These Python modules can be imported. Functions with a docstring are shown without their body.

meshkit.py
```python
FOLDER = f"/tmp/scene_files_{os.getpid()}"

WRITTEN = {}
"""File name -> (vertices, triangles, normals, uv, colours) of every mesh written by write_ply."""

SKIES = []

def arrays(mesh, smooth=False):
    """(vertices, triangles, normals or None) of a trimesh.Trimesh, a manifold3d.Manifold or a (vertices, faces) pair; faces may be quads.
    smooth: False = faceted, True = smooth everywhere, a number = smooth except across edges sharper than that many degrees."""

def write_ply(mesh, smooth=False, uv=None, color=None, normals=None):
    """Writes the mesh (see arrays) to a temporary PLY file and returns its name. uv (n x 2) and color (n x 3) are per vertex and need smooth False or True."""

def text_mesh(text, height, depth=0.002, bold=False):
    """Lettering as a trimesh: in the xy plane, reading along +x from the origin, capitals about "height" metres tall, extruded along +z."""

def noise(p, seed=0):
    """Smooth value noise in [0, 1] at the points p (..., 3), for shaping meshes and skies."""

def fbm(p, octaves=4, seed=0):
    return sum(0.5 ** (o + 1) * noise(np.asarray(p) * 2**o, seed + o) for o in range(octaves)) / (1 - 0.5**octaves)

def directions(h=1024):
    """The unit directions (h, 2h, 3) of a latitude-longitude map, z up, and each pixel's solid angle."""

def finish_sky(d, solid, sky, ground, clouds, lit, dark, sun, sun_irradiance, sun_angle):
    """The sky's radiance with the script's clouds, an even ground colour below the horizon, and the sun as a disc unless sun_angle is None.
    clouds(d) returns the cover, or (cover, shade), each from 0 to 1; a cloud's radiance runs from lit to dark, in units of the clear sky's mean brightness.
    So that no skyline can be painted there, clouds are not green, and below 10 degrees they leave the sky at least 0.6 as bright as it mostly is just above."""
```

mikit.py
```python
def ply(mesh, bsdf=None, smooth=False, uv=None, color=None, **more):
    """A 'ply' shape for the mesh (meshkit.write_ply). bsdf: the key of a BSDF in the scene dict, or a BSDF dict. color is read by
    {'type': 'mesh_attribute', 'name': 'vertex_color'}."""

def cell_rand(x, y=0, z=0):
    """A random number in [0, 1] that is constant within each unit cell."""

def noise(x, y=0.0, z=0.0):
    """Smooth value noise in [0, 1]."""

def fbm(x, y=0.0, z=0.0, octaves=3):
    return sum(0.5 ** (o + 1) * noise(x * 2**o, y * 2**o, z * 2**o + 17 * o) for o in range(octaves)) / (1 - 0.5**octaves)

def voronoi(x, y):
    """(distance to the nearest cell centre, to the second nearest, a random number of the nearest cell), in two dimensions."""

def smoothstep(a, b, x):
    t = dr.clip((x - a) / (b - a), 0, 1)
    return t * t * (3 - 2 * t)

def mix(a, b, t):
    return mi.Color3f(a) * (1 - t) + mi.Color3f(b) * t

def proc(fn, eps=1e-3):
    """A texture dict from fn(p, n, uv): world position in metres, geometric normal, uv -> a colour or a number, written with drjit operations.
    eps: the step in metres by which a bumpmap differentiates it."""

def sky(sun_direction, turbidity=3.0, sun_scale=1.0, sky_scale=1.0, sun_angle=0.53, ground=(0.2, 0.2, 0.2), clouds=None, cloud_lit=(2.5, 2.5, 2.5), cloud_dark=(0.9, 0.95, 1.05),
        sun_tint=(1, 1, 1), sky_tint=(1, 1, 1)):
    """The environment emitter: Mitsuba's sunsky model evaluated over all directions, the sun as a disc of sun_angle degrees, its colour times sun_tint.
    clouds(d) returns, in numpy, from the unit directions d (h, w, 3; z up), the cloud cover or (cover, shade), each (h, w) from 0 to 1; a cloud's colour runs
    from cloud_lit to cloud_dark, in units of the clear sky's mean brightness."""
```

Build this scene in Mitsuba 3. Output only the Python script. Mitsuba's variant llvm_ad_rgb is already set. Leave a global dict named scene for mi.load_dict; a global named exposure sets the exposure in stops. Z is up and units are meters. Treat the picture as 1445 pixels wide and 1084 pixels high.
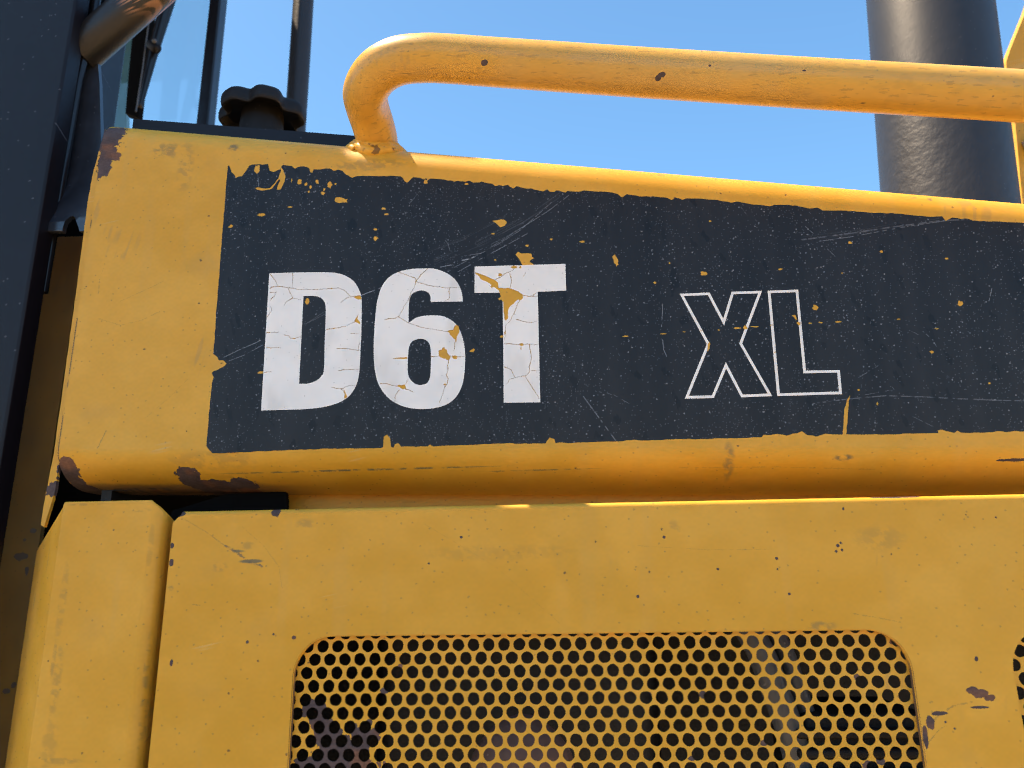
import math
import numpy as np
import trimesh, shapely, shapely.affinity, manifold3d as m3
from shapely.geometry import Polygon, LineString
from shapely.ops import unary_union
import drjit as dr
import mitsuba as mi
import mikit, meshkit
from mikit import noise, fbm, smoothstep, mix, voronoi, cell_rand

# ---------------------------------------------------------------- camera, sky, exposure
T = mi.ScalarTransform4f
CAM, FWD, UP = (0.0, -0.66, 1.5), (-0.055032, 0.962694, 0.264938), (0.029843, -0.263635, 0.964161)
scene = {'type': 'scene'}
scene['camera'] = {
    'type': 'thinlens', 'fov': 67.55, 'fov_axis': 'x', 'near_clip': 0.02, 'far_clip': 900.0,
    'aperture_radius': 0.0016, 'focus_distance': 0.69,
    'to_world': T().look_at(origin=list(CAM), target=[c + f for c, f in zip(CAM, FWD)], up=list(UP))}
SUN = (-0.40, -0.006, 0.915)
scene['sky'] = mikit.sky(SUN, turbidity=3, ground=(0.26, 0.20, 0.135), sky_tint=(0.78, 1.0, 1.02), sun_tint=(1.08, 1.0, 0.88))
exposure = 2.93
labels = {}

# Outlines in metres (x along the machine, z up), measured on the planes they lie in
DECAL = [(-0.31817,1.91607),(-0.31677,1.916),(-0.31403,1.90848),(-0.31069,1.90525),(-0.30855,1.90133),(-0.30592,1.90318),(-0.30245,1.90331),(-0.29939,1.90851),(-0.29571,1.91492),(-0.29229,1.91582),(-0.28673,1.916),(-0.28246,1.91486),(-0.27764,1.91553),(-0.27646,1.91271),(-0.27502,1.90804),(-0.27099,1.906),(-0.26736,1.90765),(-0.26427,1.90902),(-0.26322,1.91203),(-0.26223,1.91382),(-0.25311,1.91228),(-0.24945,1.90903),(-0.24612,1.91115),(-0.24059,1.91118),(-0.23637,1.90989),(-0.23399,1.90444),(-0.23188,1.90357),(-0.23071,1.90731),(-0.22656,1.9071),(-0.2197,1.90752),(-0.21489,1.90773),(-0.20993,1.90474),(-0.20586,1.90575),(-0.20168,1.90432),(-0.19804,1.89959),(-0.19175,1.89625),(-0.18635,1.89779),(-0.17404,1.89687),(-0.16109,1.89622),(-0.16153,1.89624),(-0.15338,1.89629),(-0.14929,1.89563),(-0.14385,1.89536),(-0.14107,1.89221),(-0.13897,1.88911),(-0.13692,1.88796),(-0.13427,1.89037),(-0.13095,1.89351),(-0.12349,1.89208),(-0.12212,1.89097),(-0.12009,1.89042),(-0.11877,1.89185),(-0.11671,1.8895),(-0.11471,1.8912),(-0.11134,1.89103),(-0.10056,1.88944),(-0.09584,1.88801),(-0.09316,1.88833),(-0.09114,1.88674),(-0.08779,1.88776),(-0.08042,1.8862),(-0.0764,1.8872),(-0.07172,1.88473),(-0.06705,1.88435),(-0.06438,1.88541),(-0.05905,1.88366),(-0.05372,1.88265),(-0.05108,1.8803),(-0.04709,1.88084),(-0.04311,1.87961),(-0.03911,1.8809),(-0.03387,1.8765),(-0.03052,1.87899),(-0.0246,1.87678),(-0.02065,1.87585),(-0.01601,1.87636),(-0.01276,1.874),(-0.0049,1.87214),(-0.00155,1.87418),(0.00101,1.87156),(0.0056,1.8709),(0.00828,1.87268),(0.01087,1.87167),(0.01606,1.86966),(0.0181,1.87176),(0.01766,1.87141),(0.03034,1.86996),(0.03263,1.87102),(0.0475,1.86946),(0.05937,1.86821),(0.0652,1.86577),(0.06947,1.86224),(0.07482,1.8653),(0.08724,1.86221),(0.1005,1.86157),(0.11214,1.85936),(0.11567,1.85721),(0.1195,1.85934),(0.12668,1.85702),(0.1297,1.85819),(0.14426,1.857),(0.15871,1.85499),(0.17152,1.8516),(0.17598,1.85269),(0.18875,1.84947),(0.20579,1.84622),(0.21028,1.8478),(0.22742,1.84634),(0.23129,1.84545),(0.24173,1.84253),(0.24966,1.84297),(0.25359,1.83988),(0.27342,1.83863),(0.29436,1.83572),(0.30978,1.83452),(0.32094,1.83352),(0.33466,1.83097),(0.34976,1.82868),(0.35963,1.82902),(0.36235,1.82413),(0.36848,1.82749),(0.37584,1.82557),(0.38074,1.82566),(0.38656,1.82302),(0.41122,1.8211),(0.43087,1.81895),(0.58184,1.79465),(0.54132,1.62749),(0.39529,1.62666),(0.38704,1.62715),(0.38053,1.62665),(0.37553,1.62746),(0.36375,1.62643),(0.34318,1.62698),(0.34087,1.62867),(0.33802,1.62712),(0.33304,1.62834),(0.32813,1.63011),(0.32479,1.62952),(0.32442,1.62721),(0.31472,1.62747),(0.28075,1.62702),(0.25986,1.62757),(0.24021,1.6281),(0.23107,1.62889),(0.22295,1.62719),(0.21516,1.62835),(0.21155,1.63161),(0.20747,1.63062),(0.19823,1.62812),(0.19441,1.6296),(0.1905,1.63039),(0.18506,1.62916),(0.17846,1.62975),(0.17692,1.62758),(0.15821,1.62711),(0.10461,1.62756),(0.07353,1.62727),(0.0668,1.628),(0.05453,1.62693),(0.00955,1.62686),(-0.00023,1.62731),(-0.00134,1.63039),(-0.0055,1.63197),(-0.00798,1.62934),(-0.00864,1.62691),(-0.03631,1.62739),(-0.03811,1.62805),(-0.06775,1.62747),(-0.10789,1.62703),(-0.11096,1.62834),(-0.11277,1.62691),(-0.13664,1.62716),(-0.13856,1.63054),(-0.14224,1.63014),(-0.14337,1.62672),(-0.14523,1.62738),(-0.14669,1.63545),(-0.14985,1.63827),(-0.15253,1.63685),(-0.15321,1.62697),(-0.15464,1.62639),(-0.20777,1.62713),(-0.25754,1.62653),(-0.29507,1.62562),(-0.30766,1.62569),(-0.31119,1.62977),(-0.31332,1.63232),(-0.31351,1.64112),(-0.31374,1.66401),(-0.31372,1.68469),(-0.31367,1.69122),(-0.31286,1.69644),(-0.31452,1.70045),(-0.3134,1.70239),(-0.30837,1.70421),(-0.3034,1.70669),(-0.30168,1.70929),(-0.30523,1.71272),(-0.30915,1.71285),(-0.31075,1.71624),(-0.31492,1.71905),(-0.31531,1.74062),(-0.31607,1.7681)]
PEELS = [[(-0.2642,1.91208),(-0.26111,1.90733),(-0.25862,1.90111),(-0.25919,1.89508),(-0.2621,1.88692),(-0.2666,1.88639),(-0.26558,1.89161),(-0.26345,1.8968),(-0.26464,1.89807),(-0.2684,1.89251),(-0.27154,1.88813),(-0.27627,1.88686),(-0.28175,1.88637),(-0.28668,1.88767),(-0.28818,1.88925),(-0.28619,1.89036),(-0.27917,1.88881),(-0.27367,1.88899),(-0.26983,1.89333),(-0.2661,1.89921),(-0.26378,1.90594)],[(-0.05402,1.84319),(-0.05008,1.84373),(-0.04613,1.84456),(-0.04286,1.84369),(-0.04028,1.84112),(-0.04228,1.83762),(-0.04688,1.83611),(-0.04946,1.83939)],[(-0.03294,1.80743),(-0.03032,1.81012),(-0.02712,1.8083),(-0.02195,1.80864),(-0.01746,1.80747),(-0.01713,1.80465),(-0.01498,1.80317),(-0.01888,1.80124),(-0.01956,1.79917),(-0.01765,1.7984),(-0.0145,1.7959),(-0.02605,1.79597),(-0.02853,1.80095),(-0.03041,1.80452)],[(0.25658,1.66333),(0.25453,1.65777),(0.25307,1.65152),(0.24829,1.62747),(0.24794,1.62475),(0.24506,1.62482),(0.2454,1.62755),(0.24932,1.65024),(0.25303,1.65852)],[(0.21455,1.73819),(0.21777,1.73807),(0.21848,1.73272),(0.21667,1.73391)],[(-0.2084,1.87281),(-0.20716,1.87528),(-0.20311,1.87583),(-0.19895,1.87384),(-0.19687,1.87285),(-0.19487,1.87365),(-0.19586,1.87132),(-0.19469,1.86948),(-0.19876,1.86968),(-0.2028,1.86913),(-0.20693,1.87036)]]
CHIPS = [(-0.24414,1.89433,0.00234,0.00304,0.0),(-0.23764,1.89129,0.00138,0.00212,0.0),(-0.23265,1.88803,0.00137,0.00211,0.0),(-0.22651,1.89345,0.00124,0.00303,0.3),(-0.2137,1.88936,0.00219,0.00362,0.0),(-0.22037,1.88084,0.00246,0.0018,-0.6),(-0.23415,1.883,0.0011,0.0012,0.0),(-0.2188,1.8848,0.0011,0.0015,0.0),(-0.25191,1.8673,0.00246,0.00089,0.0),(-0.27954,1.86015,0.00438,0.00163,0.0),(-0.30927,1.84914,0.00247,0.00148,0.0),(-0.15934,1.86117,0.00188,0.00132,0.0),(-0.15674,1.8549,0.00214,0.00103,0.0),(-0.16667,1.83935,0.002,0.0013,0.0),(-0.16636,1.82996,0.0024,0.0023,0.0),(-0.28844,1.91102,0.00279,0.00432,0.0),(-0.2521,1.89624,0.00055,0.00213,0.0),(-0.20787,1.89027,0.00123,0.00121,0.0),(-0.05347,1.82983,0.00183,0.00071,0.0),(0.00134,1.82172,0.00129,0.00099,0.0),(-0.02181,1.81595,0.00155,0.00113,0.0),(-0.05174,1.8029,0.00103,0.00098,0.0),(0.02827,1.81813,0.00077,0.00056,0.0),(-0.11871,1.8881,0.00189,0.0021,0.0),(-0.07908,1.88391,0.00187,0.00119,0.0),(0.03028,1.81781,0.00234,0.00112,0.0),(0.06006,1.79818,0.00203,0.00633,0.25),(0.10953,1.7928,0.00086,0.00094,0.0),(0.13969,1.78123,0.00312,0.00186,0.0),(0.09497,1.77403,0.00143,0.00108,0.0),(0.20877,1.78259,0.0021,0.00093,0.0),(0.14995,1.83358,0.00116,0.00097,0.0),(0.06534,1.72307,0.00225,0.00075,0.0),(0.09926,1.72427,0.00252,0.00045,0.0),(0.27453,1.80628,0.00168,0.00156,0.0),(0.30121,1.79621,0.00139,0.00124,0.0),(0.23599,1.74439,0.00275,0.0024,0.0),(0.36207,1.7435,0.00242,0.00237,0.0),(0.35736,1.78686,0.00164,0.00092,0.0),(0.22999,1.72952,0.00164,0.00074,0.0),(0.23883,1.72994,0.00164,0.00074,0.0),(0.25449,1.73011,0.003,0.00089,0.0),(0.30679,1.73057,0.00189,0.00059,0.0),(0.33802,1.72061,0.00187,0.00058,0.0),(0.33039,1.69922,0.00159,0.00129,0.0),(0.26346,1.77644,0.00083,0.00061,0.0),(0.26371,1.66693,0.00106,0.00113,0.0),(0.27795,1.65429,0.00079,0.00153,0.0),(0.37408,1.66959,0.00117,0.00098,0.0),(-0.07316,1.71421,0.00226,0.00144,0.4),(-0.04673,1.72673,0.00113,0.00106,0.0),(-0.26897,1.69965,0.00258,0.00132,0.0),(0.16514,1.72725,0.00285,0.00097,0.0),(0.18107,1.72807,0.00388,0.0007,0.0),(0.14902,1.72615,0.00117,0.00056,0.0),(0.09848,1.72417,0.0021,0.00042,0.0),(0.11798,1.72544,0.00131,0.00042,0.0),(-0.22885,1.76814,0.0021,0.00284,0.0)]
LETTER_D = [[(-0.26748,1.79788),(-0.23585,1.79756),(-0.23139,1.7974),(-0.22677,1.79726),(-0.22215,1.79713),(-0.21771,1.79697),(-0.21362,1.79677),(-0.21007,1.7965),(-0.20714,1.7962),(-0.20471,1.79587),(-0.20263,1.79551),(-0.20076,1.79507),(-0.19898,1.79454),(-0.19714,1.79389),(-0.19525,1.7931),(-0.19341,1.79219),(-0.19166,1.79119),(-0.19001,1.79012),(-0.18849,1.78901),(-0.18711,1.78789),(-0.18591,1.78677),(-0.18487,1.78562),(-0.18396,1.78443),(-0.18313,1.7832),(-0.18235,1.7819),(-0.18157,1.78052),(-0.18081,1.77905),(-0.18007,1.7775),(-0.17938,1.77589),(-0.17875,1.77423),(-0.17821,1.77256),(-0.17777,1.7709),(-0.17746,1.76938),(-0.17726,1.76803),(-0.17715,1.76666),(-0.17708,1.76509),(-0.17702,1.76316),(-0.17693,1.76068),(-0.17681,1.75753),(-0.17669,1.75381),(-0.17658,1.74974),(-0.17648,1.74552),(-0.1764,1.74135),(-0.17634,1.73745),(-0.17631,1.73375),(-0.1763,1.73008),(-0.17631,1.72646),(-0.17633,1.72292),(-0.17636,1.71947),(-0.1764,1.71614),(-0.17642,1.71288),(-0.17643,1.70967),(-0.17644,1.70655),(-0.17648,1.70357),(-0.17657,1.70075),(-0.17671,1.69816),(-0.17689,1.69581),(-0.17709,1.69371),(-0.17732,1.69177),(-0.17763,1.68993),(-0.17803,1.68815),(-0.17856,1.68635),(-0.17921,1.68452),(-0.17997,1.68271),(-0.18083,1.68094),(-0.18177,1.67925),(-0.1828,1.67767),(-0.1839,1.67622),(-0.1851,1.67491),(-0.18641,1.67372),(-0.18779,1.67263),(-0.18924,1.67163),(-0.19073,1.67072),(-0.19225,1.66988),(-0.19379,1.66914),(-0.19538,1.6685),(-0.19701,1.66794),(-0.19868,1.66744),(-0.20039,1.66698),(-0.20215,1.66653),(-0.20392,1.66611),(-0.20572,1.66572),(-0.20757,1.66538),(-0.20947,1.66507),(-0.21145,1.66478),(-0.21354,1.66453),(-0.21576,1.66432),(-0.2181,1.66415),(-0.22053,1.66401),(-0.22299,1.66389),(-0.22546,1.66377),(-0.22789,1.66363),(-0.26547,1.66369)],[(-0.23291,1.77335),(-0.2311,1.7733),(-0.22923,1.77328),(-0.22736,1.77325),(-0.22556,1.77321),(-0.22388,1.77311),(-0.22238,1.77294),(-0.22108,1.77272),(-0.21994,1.77246),(-0.21892,1.77216),(-0.21799,1.77179),(-0.21711,1.77135),(-0.21627,1.77081),(-0.21545,1.77017),(-0.21469,1.76944),(-0.21398,1.76864),(-0.21334,1.76777),(-0.21277,1.76687),(-0.21228,1.76594),(-0.21189,1.76505),(-0.21159,1.7642),(-0.21137,1.7633),(-0.2112,1.76229),(-0.21105,1.76109),(-0.21091,1.75962),(-0.21079,1.75789),(-0.21071,1.75597),(-0.21066,1.75386),(-0.21062,1.75156),(-0.21058,1.74906),(-0.21053,1.74638),(-0.21048,1.7435),(-0.21044,1.74043),(-0.21041,1.73717),(-0.21036,1.73374),(-0.21031,1.73014),(-0.21025,1.7264),(-0.21014,1.72221),(-0.20998,1.7175),(-0.20982,1.71264),(-0.20968,1.70798),(-0.20962,1.70389),(-0.20966,1.70071),(-0.2098,1.69857),(-0.21002,1.69723),(-0.2103,1.69643),(-0.21065,1.69593),(-0.21106,1.69546),(-0.21153,1.6948),(-0.21205,1.69397),(-0.21261,1.69318),(-0.21323,1.69243),(-0.21393,1.69173),(-0.21474,1.69108),(-0.21566,1.69047),(-0.21675,1.68989),(-0.21798,1.68934),(-0.21932,1.68884),(-0.22071,1.68839),(-0.22212,1.68802),(-0.2235,1.68774),(-0.22488,1.68758),(-0.22627,1.68753),(-0.22768,1.68756),(-0.2291,1.68762),(-0.23052,1.68768),(-0.23194,1.68771)]]
LETTER_6 = [[(-0.11897,1.79677),(-0.11706,1.79672),(-0.11527,1.79668),(-0.11357,1.7966),(-0.11191,1.79646),(-0.11025,1.79623),(-0.10854,1.79586),(-0.10677,1.79534),(-0.10495,1.7947),(-0.10314,1.79396),(-0.10137,1.79315),(-0.09968,1.79231),(-0.09811,1.79145),(-0.09666,1.79056),(-0.0953,1.78963),(-0.09402,1.78865),(-0.09282,1.78765),(-0.09171,1.78663),(-0.09067,1.7856),(-0.08974,1.78457),(-0.08891,1.78354),(-0.08817,1.78249),(-0.08748,1.78141),(-0.08684,1.78028),(-0.08622,1.77911),(-0.08562,1.77788),(-0.08505,1.77661),(-0.08453,1.77529),(-0.08405,1.77394),(-0.08363,1.77256),(-0.08325,1.77115),(-0.08295,1.7697),(-0.08272,1.7682),(-0.08254,1.76667),(-0.08239,1.76513),(-0.08223,1.76358),(-0.08205,1.76206),(-0.11224,1.7629),(-0.11228,1.76383),(-0.1123,1.76478),(-0.11231,1.76573),(-0.11235,1.76666),(-0.11244,1.76755),(-0.11261,1.76838),(-0.11286,1.76915),(-0.11315,1.7699),(-0.11349,1.77059),(-0.11389,1.77125),(-0.11435,1.77184),(-0.11488,1.77238),(-0.1155,1.77286),(-0.11621,1.77329),(-0.11698,1.77367),(-0.11777,1.77399),(-0.11857,1.77425),(-0.11934,1.77444),(-0.12007,1.77457),(-0.12079,1.77463),(-0.12151,1.77463),(-0.12224,1.77458),(-0.12299,1.77447),(-0.12377,1.7743),(-0.12461,1.77409),(-0.12551,1.77382),(-0.12643,1.7735),(-0.12733,1.77312),(-0.12817,1.77267),(-0.1289,1.77215),(-0.12953,1.77157),(-0.1301,1.77094),(-0.1306,1.77025),(-0.13104,1.76947),(-0.13142,1.76858),(-0.13176,1.76755),(-0.13203,1.76645),(-0.13223,1.76528),(-0.13237,1.764),(-0.13248,1.76257),(-0.13255,1.76092),(-0.13261,1.75901),(-0.13263,1.75676),(-0.13262,1.75419),(-0.13257,1.75142),(-0.13251,1.74855),(-0.13245,1.74568),(-0.1324,1.74293),(-0.13127,1.74374),(-0.13016,1.74459),(-0.12906,1.74544),(-0.12792,1.74625),(-0.12674,1.74698),(-0.12548,1.7476),(-0.12418,1.7481),(-0.12286,1.74851),(-0.12149,1.74884),(-0.12004,1.7491),(-0.11847,1.7493),(-0.11673,1.74943),(-0.11474,1.74952),(-0.11251,1.74955),(-0.11015,1.74952),(-0.1078,1.74941),(-0.10557,1.74923),(-0.10358,1.74895),(-0.10184,1.74859),(-0.10027,1.74815),(-0.09882,1.74764),(-0.09746,1.74704),(-0.09613,1.74634),(-0.0948,1.74555),(-0.09347,1.74465),(-0.09215,1.74366),(-0.09087,1.74257),(-0.08966,1.7414),(-0.08853,1.74016),(-0.0875,1.73885),(-0.08658,1.73749),(-0.08576,1.73606),(-0.08502,1.73455),(-0.08434,1.73297),(-0.08371,1.73131),(-0.08312,1.72957),(-0.08256,1.72767),(-0.08204,1.72561),(-0.08157,1.72346),(-0.08115,1.72133),(-0.08079,1.71928),(-0.08049,1.71741),(-0.08027,1.71579),(-0.0801,1.71439),(-0.08,1.71308),(-0.07994,1.71173),(-0.07991,1.71021),(-0.0799,1.70841),(-0.0799,1.70625),(-0.07992,1.70383),(-0.07998,1.70125),(-0.08007,1.69862),(-0.08022,1.69603),(-0.08044,1.69359),(-0.08071,1.69127),(-0.08102,1.68898),(-0.08139,1.68673),(-0.08182,1.68455),(-0.08234,1.68245),(-0.08296,1.68046),(-0.08369,1.67857),(-0.0845,1.67676),(-0.0854,1.67503),(-0.08639,1.67339),(-0.08745,1.67187),(-0.08858,1.67045),(-0.08979,1.66915),(-0.09108,1.66797),(-0.09244,1.66688),(-0.09389,1.6659),(-0.09541,1.665),(-0.09701,1.66419),(-0.09871,1.66347),(-0.1005,1.66285),(-0.10237,1.66233),(-0.10431,1.66188),(-0.10628,1.66151),(-0.10827,1.6612),(-0.11032,1.66096),(-0.11245,1.6608),(-0.11462,1.66072),(-0.1168,1.6607),(-0.11893,1.66074),(-0.12099,1.66085),(-0.12298,1.66101),(-0.12493,1.66123),(-0.12684,1.66152),(-0.12872,1.66187),(-0.13056,1.66228),(-0.13237,1.66276),(-0.13413,1.6633),(-0.13586,1.6639),(-0.13755,1.66456),(-0.13921,1.66529),(-0.14083,1.66609),(-0.14241,1.66697),(-0.14396,1.6679),(-0.14547,1.66888),(-0.14695,1.66993),(-0.14839,1.67108),(-0.14979,1.67235),(-0.15116,1.67377),(-0.15253,1.67537),(-0.1539,1.67713),(-0.15524,1.67901),(-0.1565,1.68098),(-0.15766,1.68299),(-0.15867,1.685),(-0.15952,1.68702),(-0.16023,1.68909),(-0.16084,1.6912),(-0.16136,1.69335),(-0.16182,1.69551),(-0.16226,1.69769),(-0.16266,1.69979),(-0.16299,1.7018),(-0.16326,1.70383),(-0.16349,1.70599),(-0.16369,1.70841),(-0.16388,1.7112),(-0.16404,1.71443),(-0.16418,1.71802),(-0.16428,1.72187),(-0.16435,1.72588),(-0.16438,1.72995),(-0.16436,1.73396),(-0.16427,1.73811),(-0.16413,1.74253),(-0.16394,1.747),(-0.16373,1.75132),(-0.1635,1.75526),(-0.16327,1.75861),(-0.16305,1.76124),(-0.16283,1.7633),(-0.1626,1.76497),(-0.16234,1.76644),(-0.16205,1.76788),(-0.1617,1.76949),(-0.16132,1.77124),(-0.16092,1.77298),(-0.16048,1.7747),(-0.15999,1.77639),(-0.15942,1.77803),(-0.15875,1.77962),(-0.158,1.78116),(-0.15717,1.78268),(-0.15627,1.78414),(-0.15528,1.78555),(-0.15421,1.78688),(-0.15305,1.78811),(-0.1518,1.78926),(-0.15046,1.79033),(-0.14903,1.79133),(-0.14753,1.79224),(-0.14593,1.79307),(-0.14425,1.79381),(-0.14247,1.79447),(-0.14058,1.79503),(-0.1386,1.79551),(-0.13656,1.79591),(-0.13448,1.79625),(-0.13237,1.79652),(-0.13019,1.79672),(-0.12791,1.79683),(-0.12558,1.79687),(-0.12327,1.79686),(-0.12105,1.79682)],[(-0.12146,1.72712),(-0.12038,1.72711),(-0.11932,1.72698),(-0.1183,1.72675),(-0.11734,1.7264),(-0.11644,1.72595),(-0.11563,1.7254),(-0.11489,1.72476),(-0.11422,1.72401),(-0.11362,1.72316),(-0.11309,1.7222),(-0.11262,1.72115),(-0.11222,1.72),(-0.1119,1.71876),(-0.11167,1.71747),(-0.1115,1.71607),(-0.11139,1.71453),(-0.1113,1.71284),(-0.11123,1.71095),(-0.11117,1.70871),(-0.11114,1.70613),(-0.11115,1.70338),(-0.11118,1.70067),(-0.11123,1.69816),(-0.1113,1.69606),(-0.11139,1.69436),(-0.11147,1.69294),(-0.11158,1.69172),(-0.11173,1.69065),(-0.11193,1.68967),(-0.1122,1.6887),(-0.11252,1.68777),(-0.11288,1.68693),(-0.1133,1.68616),(-0.11378,1.68548),(-0.11434,1.68489),(-0.11499,1.68438),(-0.11578,1.68396),(-0.1167,1.68362),(-0.11769,1.68336),(-0.11872,1.68319),(-0.11973,1.6831),(-0.12068,1.68309),(-0.12156,1.68316),(-0.12243,1.68331),(-0.12327,1.68354),(-0.1241,1.68385),(-0.12491,1.68424),(-0.12571,1.68471),(-0.1265,1.68528),(-0.1273,1.68593),(-0.12809,1.68667),(-0.12883,1.68748),(-0.12951,1.68835),(-0.13009,1.68927),(-0.13059,1.69017),(-0.13101,1.69107),(-0.13136,1.69203),(-0.13166,1.69312),(-0.1319,1.69441),(-0.1321,1.69598),(-0.13225,1.69797),(-0.13233,1.70034),(-0.13236,1.70291),(-0.13236,1.70553),(-0.13232,1.708),(-0.13227,1.71015),(-0.13221,1.71199),(-0.13214,1.71366),(-0.13205,1.71518),(-0.13191,1.71659),(-0.13171,1.7179),(-0.13145,1.71914),(-0.13115,1.72032),(-0.13084,1.7214),(-0.13046,1.72239),(-0.13,1.72328),(-0.12941,1.72408),(-0.12867,1.72479),(-0.12771,1.72542),(-0.12654,1.72597),(-0.12525,1.72642),(-0.12392,1.72677),(-0.12263,1.72701)]]
LETTER_T = [[(-0.07111,1.7967),(0.01373,1.79588),(0.01358,1.76923),(-0.01261,1.76901),(-0.01282,1.66388),(-0.04533,1.66441),(-0.04516,1.76935),(-0.07129,1.77021)]]
LETTER_X = [[(0.11654,1.7621),(0.14347,1.7622),(0.15369,1.7365),(0.16329,1.76214),(0.19054,1.76208),(0.1682,1.71256),(0.1895,1.66356),(0.16274,1.66317),(0.15211,1.68982),(0.13924,1.66333),(0.11397,1.66342),(0.13713,1.71308)]]
LETTER_L = [[(0.19551,1.76188),(0.22263,1.76196),(0.22088,1.68571),(0.24993,1.68532),(0.24909,1.66349),(0.19378,1.66343)]]
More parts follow.
